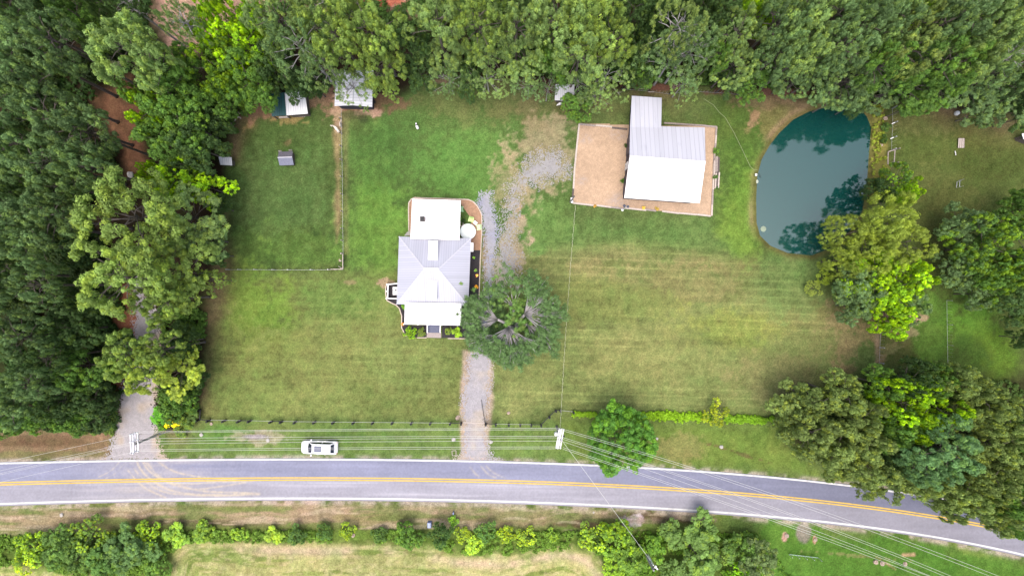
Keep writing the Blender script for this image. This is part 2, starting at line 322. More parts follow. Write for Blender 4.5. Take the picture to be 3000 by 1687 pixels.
def attr_mat(name, rough=.9, fine=60, amt=.22, bump=.3, bs=30, spec=.15, fine2=9):
    m = bpy.data.materials.new(name); m.use_nodes = True; t = m.node_tree; b = t.nodes["Principled BSDF"]
    a = t.nodes.new("ShaderNodeAttribute"); a.attribute_name = "Col"
    tc = t.nodes.new("ShaderNodeTexCoord"); outs = []
    for sc in (fine, fine2):
        n = t.nodes.new("ShaderNodeTexNoise"); n.inputs["Scale"].default_value = sc; n.inputs["Detail"].default_value = 3
        t.links.new(tc.outputs["Object"], n.inputs["Vector"])
        mr = t.nodes.new("ShaderNodeMapRange"); mr.inputs[1].default_value = .3; mr.inputs[2].default_value = .7
        mr.inputs[3].default_value = 1-amt; mr.inputs[4].default_value = 1+amt; t.links.new(n.outputs[0], mr.inputs[0]); outs.append(mr)
    mu = t.nodes.new("ShaderNodeMath"); mu.operation = 'MULTIPLY'; t.links.new(outs[0].outputs[0], mu.inputs[0]); t.links.new(outs[1].outputs[0], mu.inputs[1])
    vm = t.nodes.new("ShaderNodeVectorMath"); vm.operation = 'SCALE'
    t.links.new(a.outputs["Color"], vm.inputs[0]); t.links.new(mu.outputs[0], vm.inputs["Scale"]); t.links.new(vm.outputs[0], b.inputs["Base Color"])
    b.inputs["Roughness"].default_value = rough; b.inputs["Specular IOR Level"].default_value = spec
    n2 = t.nodes.new("ShaderNodeTexNoise"); n2.inputs["Scale"].default_value = bs; t.links.new(tc.outputs["Object"], n2.inputs["Vector"])
    bp = t.nodes.new("ShaderNodeBump"); bp.inputs["Strength"].default_value = bump; bp.inputs["Distance"].default_value = .08
    t.links.new(n2.outputs[0], bp.inputs["Height"]); t.links.new(bp.outputs[0], b.inputs["Normal"])
    return m
M_GROUND = attr_mat("lawn_and_soil", .95, 13, .24, .6, 12, .05, 4.5)
M_GRAVEL = attr_mat("gravel_surface", .9, 16, .14, .6, 18, .15, 7)
M_ROAD = attr_mat("asphalt_surface", .85, 22, .07, .2, 40, .2, 3)

def axis(lo, hi, step, far):
    core = np.arange(lo, hi+1e-6, step); out = []; s_ = step; p = hi
    while p < far: s_ *= 1.25; p += s_; out.append(p)
    out2 = []; s_ = step; p = lo
    while p > -far: s_ *= 1.25; p -= s_; out2.append(p)
    return np.concatenate([out2[::-1], core, out])
gx = axis(-80, 80, .2, 1800); gy = axis(-46, 46, .2, 1800)
X, Y = np.meshgrid(gx, gy, indexing='ij')
dpond = sdf(X, Y, POND)
Z = -1.3*sstep(-1.3, 2.2, dpond) + .05*(fbm(X, Y, .25, 61, 3)-.5)*sstep(.5, 3, -dpond)
onroad = sstep(3, .5, np.abs(Y-(np.interp(X, RX, RTY)+np.interp(X, RX, RBY))/2)-3.2); Z = Z*(1-onroad)
Z -= .05
GC = ground_color(X, Y)
ny = len(gy); idx = np.arange(len(gx)*ny).reshape(len(gx), ny)
F = np.stack([idx[:-1, :-1], idx[1:, :-1], idx[1:, 1:], idx[:-1, 1:]], -1).reshape(-1, 4)
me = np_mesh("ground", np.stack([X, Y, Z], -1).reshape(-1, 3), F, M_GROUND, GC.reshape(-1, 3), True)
tag(link("ground", me), kind="structure")

def sheet(name, box, step, cond, colf, z, m, kind="structure"):
    """a sheet of small cells kept where cond > 0, so its margin is ragged like loose gravel"""
    bx = [p[0] for p in box]; by = [p[1] for p in box]
    xs = np.arange(min(bx)-1.5, max(bx)+1.5, step); ys = np.arange(min(by)-1.5, max(by)+1.5, step); A, B = np.meshgrid(xs, ys, indexing='ij')
    c = cond(A, B); col = colf(A, B); zz = z+np.zeros_like(A); n = len(ys)
    ix = np.arange(A.size).reshape(A.shape); F = np.stack([ix[:-1, :-1], ix[1:, :-1], ix[1:, 1:], ix[:-1, 1:]], -1)
    keep = c[:-1, :-1] > 0; F = F[keep]
    used, inv = np.unique(F.ravel(), return_inverse=True); V = np.stack([A, B, zz], -1).reshape(-1, 3)[used]
    me = np_mesh(name, V, inv.reshape(-1, 4), m, col.reshape(-1, 3)[used]); return tag(link(name, me), kind=kind)

# asphalt road with painted lines
def strip(xs, ylo, yhi, nv, z, colf, name, m):
    t = np.linspace(0, 1, nv)[None, :]; A = np.repeat(xs[:, None], nv, 1); B = ylo[:, None]*(1-t)+yhi[:, None]*t
    col = colf(A, B, t+np.zeros_like(A)); ix = np.arange(A.size).reshape(A.shape)
    F = np.stack([ix[:-1, :-1], ix[1:, :-1], ix[1:, 1:], ix[:-1, 1:]], -1).reshape(-1, 4)
    me = np_mesh(name, np.stack([A, B, np.full_like(A, z)], -1).reshape(-1, 3), F, m, col.reshape(-1, 3)); return tag(link(name, me), kind="structure")
def road_col(x, y, t):
    px = x*20+1500; C = np.zeros(x.shape+(3,)); n1 = fbm(x*.06, y*1.4, 1.2, 71, 3); n2 = fbm(x, y, .25, 72, 3); n3 = fbm(x, y, 2.5, 73, 2)
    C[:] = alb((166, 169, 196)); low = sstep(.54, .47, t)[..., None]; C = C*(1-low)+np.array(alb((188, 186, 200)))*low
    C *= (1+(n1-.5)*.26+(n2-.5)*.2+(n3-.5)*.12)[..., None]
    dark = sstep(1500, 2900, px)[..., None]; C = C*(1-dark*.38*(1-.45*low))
    wear = np.exp(-((t-.16)/.03)**2)+np.exp(-((t-.36)/.03)**2)*.5+np.exp(-((t-.42)/.02)**2)
    C += (wear*.09*sstep(.35, .65, n1))[..., None]*sstep(2600, 1200, px)[..., None]
    dust = np.zeros(x.shape)
    def arc(pts, wd, a):
        p = [tuple(P(q[0], q[1])[:2]) for q in pts]; return np.exp(-(linedist(x, y, smooth(p))/(wd*1.25))**2)*a
    def smooth(p):
        out = []
        for i in range(len(p)-1):
            p0 = p[max(i-1, 0)]; p1 = p[i]; p2 = p[i+1]; p3 = p[min(i+2, len(p)-1)]
            for s_ in (0, .25, .5, .75):
                out.append(tuple(.5*((2*p1[k])+(-p0[k]+p2[k])*s_+(2*p0[k]-5*p1[k]+4*p2[k]-p3[k])*s_**2+(-p0[k]+3*p1[k]-3*p2[k]+p3[k])*s_**3) for k in (0, 1)))
        return out+[p[-1]]
    for pts, wd, a in (([(460,1350),(510,1380),(590,1397),(700,1405)], .13, .8), ([(400,1352),(430,1395),(500,1435),(600,1450),(760,1446)], .13, 1),
                       ([(415,1350),(450,1390),(520,1420),(600,1438),(750,1444)], .12, .9), ([(375,1378),(420,1425),(485,1457)], .11, .8),
                       ([(392,1372),(430,1412),(480,1440),(560,1448),(740,1448)], .11, .8), ([(430,1352),(470,1396),(530,1418),(620,1412),(740,1408)], .11, .7),
                       ([(420,1350),(440,1370),(480,1408),(560,1432),(640,1425),(720,1412)], .1, .7), ([(350,1352),(325,1378),(290,1396)], .1, .5), ([(365,1356),(340,1385),(310,1400)], .1, .4),
                       ([(1378,1368),(1392,1386),(1404,1396)], .1, .5), ([(1410,1366),(1430,1388),(1452,1398)], .1, .5), ([(1424,1364),(1446,1384),(1480,1400)], .1, .45)):
        dust = np.maximum(dust, arc(pts, wd, a))
    dust = np.maximum(dust, .28*np.exp(-((px-470)/170)**2)*sstep(.3, .7, n1)); dust *= .55+.6*sstep(.3, .6, n3)
    d = np.clip(dust*1.15, 0, 1)[..., None]; return C*(1-d*.85)+np.array(alb((232, 218, 196)))*d*.85
xs = np.concatenate([-1500+np.arange(0, 1405, 12.), np.arange(-90, 90, .16), 96+np.arange(0, 1400, 12.)])
yt = np.interp(xs, RX, RTY); yb = np.interp(xs, RX, RBY); yc = np.interp(xs, RX, RCY)
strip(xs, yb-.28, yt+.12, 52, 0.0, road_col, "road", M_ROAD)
def paint(name, ymid, wd, c, worn, seed):
    def colf(x, y, t):
        n = fbm(x, y, 3.0, seed, 3); return np.array(alb(c))*np.ones(x.shape+(3,))*(1-worn*sstep(.55, .8, n))[..., None]
    sl_ = np.abs(xs) < 90; strip(xs[sl_], ymid[sl_]-wd/2, ymid[sl_]+wd/2, 3, .008, colf, name, M_PAINT)
M_PAINT = attr_mat("road_paint", .6, 30, .05, .05, 40, .3, 6)
paint("edge_line", yt-.06, .24, (255, 255, 255), .25, 81); paint("edge_line", yb+.06, .26, (255, 255, 255), .2, 82)
paint("centre_line", yc+.17, .19, (255, 214, 92), .2, 83); paint("centre_line", yc-.17, .19, (255, 214, 92), .2, 84)

# gravel drive, gravel lane, parking gravel
def gcol(base, tan, seed):
    def f(x, y):
        n = fbm(x, y, .3, seed, 3); k = fbm(x, y, 3.0, seed+1, 2); t = sstep(.45, .7, n)[..., None]
        C = np.array(alb(base))*(1-t)+np.array(alb(tan))*t; return C*(1.04+(k-.5)*.32)[..., None]
    return f
def gcond(poly, rag, seed, lo=.0):
    def f(x, y):
        rs = np.random.RandomState(seed); return sdf(x, y, poly)+(fbm(x, y, .8, seed, 3)-.5)*rag*.7+(fbm(x, y, 2.6, seed+5, 2)-.5)*rag*.5-lo+(rs.rand(*x.shape)-.5)*(.6+rag*.9)
    return f
DR = DL([(1186,870),(1232,870),(1240,910),(1236,960),(1228,1010),(1222,1060),(1224,1110),(1240,1150),(1262,1163),(1140,1160),(1162,1140),(1164,1080),(1160,1010),(1168,950),(1176,900)])
sheet("driveway", DR, .12, gcond(DR, .7, 91, .2), gcol((198, 194, 200), (218, 204, 188), 92), -.012, M_GRAVEL)
D2 = DL([(1208,488),(1232,486),(1240,520),(1254,580),(1248,620),(1238,660),(1236,740),(1222,880),(1196,880),(1218,740),(1222,640),(1212,560),(1200,510)])
sheet("driveway", D2, .12, gcond(D2, .6, 93, 0), gcol((182, 184, 206), (192, 192, 202), 94), -.010, M_GRAVEL)
D3 = DL([(1395,372),(1432,420),(1432,440),(1390,450),(1330,470),(1300,500),(1290,560),(1296,640),(1298,700),(1270,740),(1230,740),(1236,660),(1262,600),(1268,520),(1300,430),(1350,390)])
sheet("driveway", D3, .12, gcond(D3, 2.2, 95, .25), gcol((186, 184, 186), (200, 192, 174), 96), -.014, M_GRAVEL)
LN = DL([(330,700),(352,700),(372,760),(402,800),(408,840),(398,900),(402,960),(388,1020),(392,1090),(412,1150),(420,1160),(262,1160),(280,1120),(290,1040),(306,980),(330,900),(338,800)])
sheet("gravel_lane", LN, .12, gcond(LN, .8, 97), gcol((200, 194, 198), (216, 198, 180), 98), -.012, M_GRAVEL)

# pond water
m = bpy.data.materials.new("pond_water"); m.use_nodes = True; t = m.node_tree; b = t.nodes["Principled BSDF"]
b.inputs["Base Color"].default_value = (.004, .042, .038, 1); b.inputs["Roughness"].default_value = .04; b.inputs["IOR"].default_value = 2.1
b.inputs["Specular Tint"].default_value = (.85, 1, .98, 1)
tc = t.nodes.new("ShaderNodeTexCoord"); n = t.nodes.new("ShaderNodeTexNoise"); n.inputs["Scale"].default_value = 3.5; n.inputs["Detail"].default_value = 3
t.links.new(tc.outputs["Object"], n.inputs[0]); bp = t.nodes.new("ShaderNodeBump"); bp.inputs["Strength"].default_value = .05; bp.inputs["Distance"].default_value = .05
t.links.new(n.outputs[0], bp.inputs["Height"]); t.links.new(bp.outputs[0], b.inputs["Normal"]); M_WATER = m
mb = MB(); cx = sum(p[0] for p in POND)/len(POND); cy = sum(p[1] for p in POND)/len(POND)
mb.add([(cx+(p[0]-cx)*1.12, cy+(p[1]-cy)*1.12, -.42) for p in POND], [tuple(range(len(POND)))[::-1]])
o = mb.build("pond", M_WATER); tag(o, kind="structure")
if o.data.polygons[0].normal.z < 0: o.data.flip_normals()

# ------------------------------------------------------------------ materials for built things
def roof_mat(name, col, groove, gw=.12, stain=.0, scol=(.2, .2, .26), rough=.45, spec=.4, metal=0.0, seam=0.0):
    """ribbed sheet metal: U counts ribs across, V runs down the slope in metres"""
    m = bpy.data.materials.new(name); m.use_nodes = True; t = m.node_tree; b = t.nodes["Principled BSDF"]; L = t.links.new
    uv = t.nodes.new("ShaderNodeUVMap"); sp = t.nodes.new("ShaderNodeSeparateXYZ"); L(uv.outputs[0], sp.inputs[0])
    fr = t.nodes.new("ShaderNodeMath"); fr.operation = 'FRACT'; L(sp.outputs[0], fr.inputs[0])
    lt = t.nodes.new("ShaderNodeMath"); lt.operation = 'LESS_THAN'; lt.inputs[1].default_value = gw; L(fr.outputs[0], lt.inputs[0])
    fl = t.nodes.new("ShaderNodeMath"); fl.operation = 'FLOOR'; L(sp.outputs[0], fl.inputs[0])
    wn = t.nodes.new("ShaderNodeTexWhiteNoise"); wn.noise_dimensions = '1D'; L(fl.outputs[0], wn.inputs["W"])
    pm = t.nodes.new("ShaderNodeMapRange"); pm.inputs[3].default_value = .94; pm.inputs[4].default_value = 1.04; L(wn.outputs[0], pm.inputs[0])
    mx = t.nodes.new("ShaderNodeMix"); mx.data_type = 'RGBA'; mx.inputs[6].default_value = (*col, 1); mx.inputs[7].default_value = (*groove, 1); L(lt.outputs[0], mx.inputs[0])
    tc = t.nodes.new("ShaderNodeTexCoord"); n = t.nodes.new("ShaderNodeTexNoise"); n.inputs["Scale"].default_value = .55; n.inputs["Detail"].default_value = 7; n.inputs["Roughness"].default_value = .7
    mp = t.nodes.new("ShaderNodeMapping"); mp.inputs["Scale"].default_value = (1, .35, 1); L(uv.outputs[0], mp.inputs[0]); L(mp.outputs[0], n.inputs[0])
    mr = t.nodes.new("ShaderNodeMapRange"); mr.inputs[1].default_value = .58; mr.inputs[2].default_value = .78; mr.inputs[3].default_value = 0; mr.inputs[4].default_value = stain; L(n.outputs[0], mr.inputs[0])
    m2 = t.nodes.new("ShaderNodeMix"); m2.data_type = 'RGBA'; L(mx.outputs[2], m2.inputs[6]); m2.inputs[7].default_value = (*scol, 1); L(mr.outputs[0], m2.inputs[0])
    vs = t.nodes.new("ShaderNodeVectorMath"); vs.operation = 'SCALE'; L(m2.outputs[2], vs.inputs[0]); L(pm.outputs[0], vs.inputs["Scale"]); L(vs.outputs[0], b.inputs["Base Color"])
    b.inputs["Roughness"].default_value = rough; b.inputs["Specular IOR Level"].default_value = spec; b.inputs["Metallic"].default_value = metal
    return m
WHITE_ROOF = roof_mat("white_ribbed_metal", (.78, .78, .80), (.56, .56, .62), .16, .0)
PORCH_ROOF = roof_mat("white_porch_metal", (.78, .78, .80), (.58, .58, .64), .14, .25, (.45, .45, .52))
GALV_ROOF = roof_mat("galvalume_ribbed_metal", (.44, .45, .53), (.37, .38, .47), .24, .25, (.25, .26, .32))
BARN_SHADED = roof_mat("weathered_shaded_sheet", (.42, .43, .50), (.33, .34, .41), .12, .55, (.20, .21, .27))  # north side: slope shade put into the colour, plus stains
BARN_SUNLIT = roof_mat("sunlit_barn_sheet", (.80, .80, .80), (.60, .60, .64), .06, .35, (.5, .5, .58))  # south slope: sunlit brightness put into the sheet colour
TEAL_ROOF = roof_mat("teal_ribbed_metal", alb((34, 96, 102), .5), alb((24, 78, 86), .5), .2, .2, (.02, .06, .07))
SHED_ROOF = roof_mat("pale_shed_metal", (.60, .61, .65), (.44, .45, .51), .16, .15, (.3, .3, .3))
SHINGLE = mat("grey_shingle", (.13, .13, .17), .9, noise=.35, nscale=7, col2=(.09, .08, .09), bump=.4)
SHINGLE_L = mat("slate_blue_shingle", (.19, .20, .27), .8, noise=.25, nscale=5, col2=(.14, .15, .21), bump=.3)
NAVY = mat("charcoal_siding", (.035, .036, .062), .6, noise=.25, nscale=2, bump=.2)
WHITE = mat("white_paint", (.78, .78, .80), .5, noise=.08, nscale=3)
SIDING = mat("white_clapboard", (.62, .62, .62), .6, noise=.12, nscale=2, bump=.2)
TRIMW = mat("white_trim_metal", (.80, .80, .82), .35, noise=.04)
TIMBER = mat("weathered_timber", (.34, .29, .27), .9, noise=.3, nscale=6, col2=(.20, .17, .16), bump=.4)
TIMBER_P = mat("pale_timber", (.52, .46, .42), .9, noise=.2, nscale=6, col2=(.36, .30, .27), bump=.3)
TIMBER_D = mat("dark_wet_timber", (.11, .09, .085), .9, noise=.3, nscale=6, bump=.3)
BLACKWOOD = mat("black_stained_wood", (.018, .018, .024), .7, noise=.3, nscale=6)
BRICK = mat("red_brick_masonry", (.26, .16, .13), .9, noise=.4, nscale=14, col2=(.36, .28, .24), bump=.4)
PAVER = mat("tumbled_brick_paving", (.36, .31, .30), .9, noise=.3, nscale=9, col2=(.25, .21, .21), bump=.4)
EDGING = mat("pale_bed_edging_stone", (.52, .44, .38), .9, noise=.25, nscale=5, bump=.3)
CONC = mat("concrete", (.38, .36, .34), .9, noise=.2, nscale=4, bump=.2)
DARK = mat("dark_metal", (.02, .02, .025), .5)
GALV = mat("galvanised_steel", (.42, .43, .46), .45, metal=.3, noise=.15)
POLEW = mat("grey_weathered_pole", (.30, .29, .30), .9, noise=.3, nscale=5)
CABLE = mat("bare_aluminium_wire", (.52, .52, .50), .4, metal=.1)
PORCEL = mat("white_insulator", (.75, .75, .80), .3)
GLASS = mat("dark_tinted_glass", (.012, .016, .035), .08, spec=.8)
GLASSW = mat("window_glass", (.04, .05, .07), .06, spec=.8)
STEP = mat("navy_painted_steps", (.075, .085, .15), .5, noise=.15)
MULCH_B = mat("black_mulch", (.022, .020, .024), .95, noise=.5, nscale=9, col2=(.05, .045, .05), bump=.8)
MULCH_T = mat("tan_wood_mulch", (.36, .22, .145), .95, noise=.3, nscale=3, col2=(.25, .15, .10), bump=.6)
LIME = mat("lime_green_plastic", (.46, .66, .24), .4)
MINT = mat("mint_green_plastic", (.48, .70, .38), .4)
TANKW = mat("pale_pool_cover", (.74, .80, .80), .5, noise=.05)
TANKB = mat("blue_pool_wall", (.05, .09, .22), .5)
CARW = mat("white_car_paint", (.80, .80, .83), .18, spec=.6)
RUBBER = mat("black_rubber", (.015, .015, .015), .8)
CHROME = mat("silver_trim", (.5, .5, .52), .25, metal=.8)
LAMPG = mat("clear_lamp_lens", (.6, .6, .62), .1)
REDL = mat("red_lamp_lens", (.35, .02, .02), .2)
TERRA = mat("dark_plant_pot", (.05, .035, .03), .7)
FUR = mat("cream_goat_hair", (.66, .60, .54), .95, noise=.15, nscale=8, bump=.4)
HORN = mat("brown_horn", (.10, .07, .05), .6)
FURW = mat("white_dog_hair", (.74, .73, .76), .95, noise=.1, nscale=9, bump=.4)
FURG = mat("grey_dog_hair", (.10, .10, .12), .95, noise=.3, nscale=9, bump=.4)
ROCK = mat("sandy_rock", (.36, .28, .23), .95, noise=.4, nscale=4, bump=.6)
PVC = mat("white_hose_plastic", (.30, .34, .20), .6)
BLUEBOX = mat("blue_grey_plastic", (.20, .24, .42), .5, noise=.1)

def pv(pts, z=None):                     # list of (px,py[,z]) -> world points
    return [P(p[0], p[1], p[2] if len(p) > 2 else z) for p in pts]
def roof(name, pts, down, spacing, m, parent, thick=.07, ribs=True, z=None):
    """one sheet of roofing over a convex plan polygon, with real raised ribs down the slope"""
    p = [Vector(q) for q in pts]; n = (p[1]-p[0]).cross(p[2]-p[0]).normalized()
    if n.z < 0: p = p[::-1]; n = -n
    dn = Vector(down); dn = (dn-n*dn.dot(n)).normalized(); ac = n.cross(dn).normalized()
    inv = (Matrix.Translation(parent.location) @ parent.rotation_euler.to_matrix().to_4x4()).inverted()
    V = [v for v in p]+[v-Vector((0, 0, thick)) for v in p]; k = len(p)
    Fc = [tuple(range(k)), tuple(range(k, 2*k))[::-1]]+[(i, k+i, k+(i+1) % k, (i+1) % k) for i in range(k)]
    if ribs:
        us = [v.dot(ac) for v in p]; u0 = math.ceil(min(us)/spacing)*spacing
        while u0 < max(us):
            hits = []
            for i in range(k):
                a, b = p[i], p[(i+1) % k]; ua, ub = a.dot(ac), b.dot(ac)
                if (ua-u0)*(ub-u0) < 0: hits.append(a.lerp(b, (u0-ua)/(ub-ua)))
            if len(hits) == 2 and (hits[0]-hits[1]).length > .1:
                n0 = len(V); w_ = spacing*.06; h = .028
                for q in hits:
                    for s_, hh in ((0, .002), (0, h), (1, h), (1, .002)): V.append(q+ac*s_*w_+n*hh)
                Fc += [(n0, n0+4, n0+5, n0+1), (n0+1, n0+5, n0+6, n0+2), (n0+2, n0+6, n0+7, n0+3), (n0, n0+1, n0+2, n0+3), (n0+7, n0+6, n0+5, n0+4)]
            u0 += spacing
    me = bpy.data.meshes.new(name); me.from_pydata([tuple(inv @ v) for v in V], [], Fc); me.update(); me.materials.append(m)
    ul = me.uv_layers.new(name="UVMap")
    for lp in me.loops:
        v = V[lp.vertex_index]; ul.data[lp.index].uv = (v.dot(ac)/spacing, v.dot(dn))
    o = bpy.data.objects.new(name, me); COL.objects.link(o); o.parent = parent; return o
def flat_prism(name, pts2, z0, z1, m, parent=None, **kw):
    return MB().prism([(p[0], p[1]) for p in pts2], z0, z1).build(name, m, parent, **kw)
def inset(quad, d):
    c = sum((Vector((p[0], p[1])) for p in quad), Vector((0, 0)))/len(quad); out = []; n = len(quad)
    for i in range(n):
        a = Vector(quad[i-1][:2]); b = Vector(quad[i][:2]); c_ = Vector(quad[(i+1) % n][:2])
        e1 = (b-a).normalized(); e2 = (c_-b).normalized(); n1 = Vector((-e1.y, e1.x)); n2 = Vector((-e2.y, e2.x))
        if n1.dot(c-b) < 0: n1 = -n1
        if n2.dot(c-b) < 0: n2 = -n2
        out.append(b+(n1+n2)*d/(1+n1.dot(n2)))
    return out

# ------------------------------------------------------------------ farmhouse
hz0, hz1 = 3.2, 5.9
A = pv([(1169, 693), (1380, 698.5), (1372, 896), (1162, 891)], hz0); rg = pv([(1244, 788), (1284, 789)], hz1)
ctr = (A[0]+A[2])/2
house = empty("farmhouse", (ctr.x, ctr.y, 0), 0, "single storey farmhouse with a grey metal hip roof and two white metal lean-to roofs", "house")
roof("hip_roof", [A[0], A[1], rg[1], rg[0]], (0, 1, -.5), .33, GALV_ROOF, house)['label'] = "grey north slope of the hip roof"
roof("hip_roof", [A[1], A[2], rg[1]], (1, 0, -.5), .33, GALV_ROOF, house)['label'] = "grey east slope of the hip roof"
roof("hip_roof", [A[2], A[3], rg[0], rg[1]], (0, -1, -.5), .33, GALV_ROOF, house)['label'] = "grey south slope of the hip roof"
roof("hip_roof", [A[3], A[0], rg[0]], (-1, 0, -.5), .33, GALV_ROOF, house)['label'] = "grey west slope of the hip roof"
mb = MB(); up = Vector((0, 0, .05)); CAPM = mat("pale_ridge_cap", (.50, .50, .57), .5, noise=.1)
for c, r_ in ((A[0], rg[0]), (A[3], rg[0]), (A[1], rg[1]), (A[2], rg[1])): mb.bar(c+up, r_+up, .16, .05)
mb.build("hip_cap", CAPM, house)
MB().bar(rg[0]+up*1.6, rg[1]+up*1.6, .38, .07).build("ridge_cap", TRIMW, house)
W = inset(A, .45); wl = flat_prism("wall", W, 0, 3.05, SIDING, house)
for (i, t0, hgt, sz) in ((0, .08, 1.7, 1.1), (0, .9, 1.7, 1.0), (1, .25, 1.7, 1.1), (1, .55, 1.7, 1.1), (1, .8, 1.7, 1.1), (3, .2, 1.7, 1.1), (3, .5, 1.7, 1.1), (3, .82, 1.7, 1.1), (2, .2, 1.7, 1.1), (2, .8, 1.7, 1.1)):
    a = W[i]; b = W[(i+1) % 4]; c = a.lerp(b, t0); e = (b-a).normalized(); nn = Vector((e.y, -e.x)); nn = nn if nn.dot(c-Vector(ctr[:2])) > 0 else -nn
    f = MB().box((c.x+nn.x*.03, c.y+nn.y*.03, hgt), (sz+.16, .1, 1.5), math.atan2(e.y, e.x)).build("window", WHITE, house)
    g = MB().box((c.x+nn.x*.06, c.y+nn.y*.06, hgt), (sz, .08, 1.34), math.atan2(e.y, e.x)).build("pane", GLASSW, house); 
    g.parent = f; g.location = (0, 0, 0)
# fix pane frames: parent has identity local transform, so coordinates stay valid
N4 = [P(1207.5, 582.5, 3.0), P(1350, 587, 3.0), P(1346, 704, 3.9), P(1202, 700, 3.9)]
roof("addition_roof", N4, (0, 1, -.2), .36, WHITE_ROOF, house)['label'] = "white metal lean-to roof over the north wing"
flat_prism("addition_wall", inset(N4, .4), 0, [2.90, 2.90, 3.70, 3.70], SIDING, house)
S4 = [P(1186, 885, 3.75), P(1352, 888, 3.75), P(1350, 953, 2.95), P(1185, 950, 2.95)]
roof("porch_roof", S4, (0, -1, -.2), .36, PORCH_ROOF, house)['label'] = "white metal roof over the front porch"
pf = inset([P(1186, 895), P(1360, 897), P(1352, 957), P(1184, 954)], .25)
flat_prism("porch_floor", pf, 0, .75, TIMBER_P, house)
for t0 in (0, .27, .46, .7, 1):
    c = pf[3].lerp(pf[2], t0); c = c+(Vector(pf[0])-Vector(pf[3])).normalized()*.12
    MB().box((c.x+(.12 if t0 == 0 else -.12 if t0 == 1 else 0), c.y, 1.82), (.14, .14, 2.14)).build("porch_post", WHITE, house)
for i in range(5):
    z = .62-.13*i; y0 = 951+i*4.6
    flat_prism("step", pv([(1254, y0), (1287.5, y0+.7), (1287.5, y0+5.0), (1254, y0+4.6)], z), 0, z, STEP, house)
for x0 in (1251.7, 1289.5):
    mb = MB(); a = P(x0, 950, 1.5); b = P(x0-.2, 974, 1.0); mb.bar(a, b, .13, .08)
    for k in range(5):
        q = a.lerp(b, k/4); mb.box((q.x, q.y, (q.z)/2), (.09, .09, q.z-.05))
    mb.build("stair_railing", WHITE, house)
for (q, nm) in (((1255, 704, 4.7), 0), ((1252, 821, 5.25), 1)):
    x0, y0 = q[0], q[1]
    if nm == 0: R4 = [P(1255.5, 704.5, 4.55), P(1283, 704.5, 4.55), P(1281.5, 762.5, 5.35), P(1253.5, 761, 5.35)]
    else: R4 = [P(1252.5, 820.5, 5.35), P(1280.5, 821.5, 5.35), P(1279.5, 879, 4.55), P(1251.5, 878, 4.55)]
    dm = flat_prism("dormer", inset(R4, .12), 3.3, [v.z-.07 for v in R4], WHITE, house); dm['label'] = "white dormer on the %s slope" % ("north", "south")[nm]
    r_ = roof("dormer_roof", R4, (0, 1-2*nm, -.3), .34, TRIMW, house, .06, ribs=False); r_.parent = dm
B4 = pv([(1379, 711), (1387.4, 711.3), (1386.6, 737.5), (1378.5, 737)], 3.1)
flat_prism("bay_roof", B4, [3.1]*4, [3.2]*4, GALV, house); flat_prism("bay_wall", inset(B4, .12), .6, 3.08, SIDING, house)
c = P(1237, 641.5, 4.4); ch = MB().box((c.x, c.y, 3.9), (.52, .60, 1.1)).build("chimney", BRICK, house)
MB().box((c.x, c.y, 4.48), (.6, .68, .08)).box((c.x-.1, c.y+.14, 4.6), (.2, .2, .2)).build("chimney_cap", DARK, house).parent = ch
c = P(1295.6, 698, 4.4); ch = MB().box((c.x, c.y, 4.1), (.52, .26, .9)).build("chimney", CONC, house); ch['label'] = "small pale chimney where the white roof meets the hip"
MB().box((c.x, c.y-.02, 4.58), (.58, .32, .06)).build("chimney_cap", TRIMW, house).parent = ch

# beds round the house
bed = PL([(1199,596),(1206,585),(1216,580.5),(1289,583),(1372,586),(1386,592),(1398,605),(1406,620),(1410.5,633),(1410,684),(1408,733),(1380,733),(1380,640),(1345,590),(1210,590),(1201,700),(1198,676)])
tag(flat_prism("mulch_bed", bed, -.02, .03, MULCH_T), kind="structure")
bed = PL([(1372,733.5),(1408,733.5),(1406.5,760),(1403.5,863),(1400,985),(1383,990),(1295,989.5),(1295,951),(1340,951),(1346,890),(1366,890)])
tag(flat_prism("mulch_bed", bed, -.02, .035, MULCH_B), kind="structure")
bed = PL([(1131,846),(1133,835),(1140,830.5),(1168,831),(1170,888),(1195,890),(1195,955),(1250,952),(1250,988),(1200,988),(1186,976),(1178,960),(1178.5,925),(1171,903),(1161,893),(1148,888),(1135,880)])
tag(flat_prism("mulch_bed", bed, -.02, .033, MULCH_B), kind="structure")
def kerb(name, pts, wd, h, m, label, cat, group=None, z=0):
    mb = MB(); q = pv(pts, 0)
    for i in range(len(q)-1):
        a = q[i]+Vector((0, 0, h/2+z)); b_ = q[i+1]+Vector((0, 0, h/2+z)); e = (b_-a).normalized()*wd*.35
        mb.bar(a, b_+e*(1 if i < len(q)-2 else 0), wd, h+.004*(i % 2))
    o = mb.build(name, m); tag(o, label, cat, group); return o
kerb("bed_edging", [(1198,677),(1197,615),(1198,594.5),(1205,584),(1215,579.3),(1248,580.7),(1289,581.8),(1344.6,583.7),(1372,585),(1386,591),(1398.4,604),(1406.7,619),(1411.5,632),(1411,684),(1409,732.5),(1407,760),(1404,863),(1401,985)], .13, .14, EDGING, "pale stone edging curving round the north wing and patio of the farmhouse", "garden edging")
kerb("bed_edging", [(1140,830),(1132,836),(1130,846),(1130,860),(1134,880),(1148,888),(1160,893),(1170,903),(1177,925),(1177,945),(1177,960),(1185,975),(1190,985)], .13, .14, EDGING, "wavy pale edging round the bed at the farmhouse's south-west corner", "garden edging")
kerb("bed_edging", [(1222,989),(1250,989)], .12, .12, EDGING, "short straight edging left of the brick landing below the porch steps", "garden edging")
kerb("bed_edging", [(1312,991),(1383,992)], .12, .12, EDGING, "straight edging right of the brick landing below the porch steps", "garden edging")
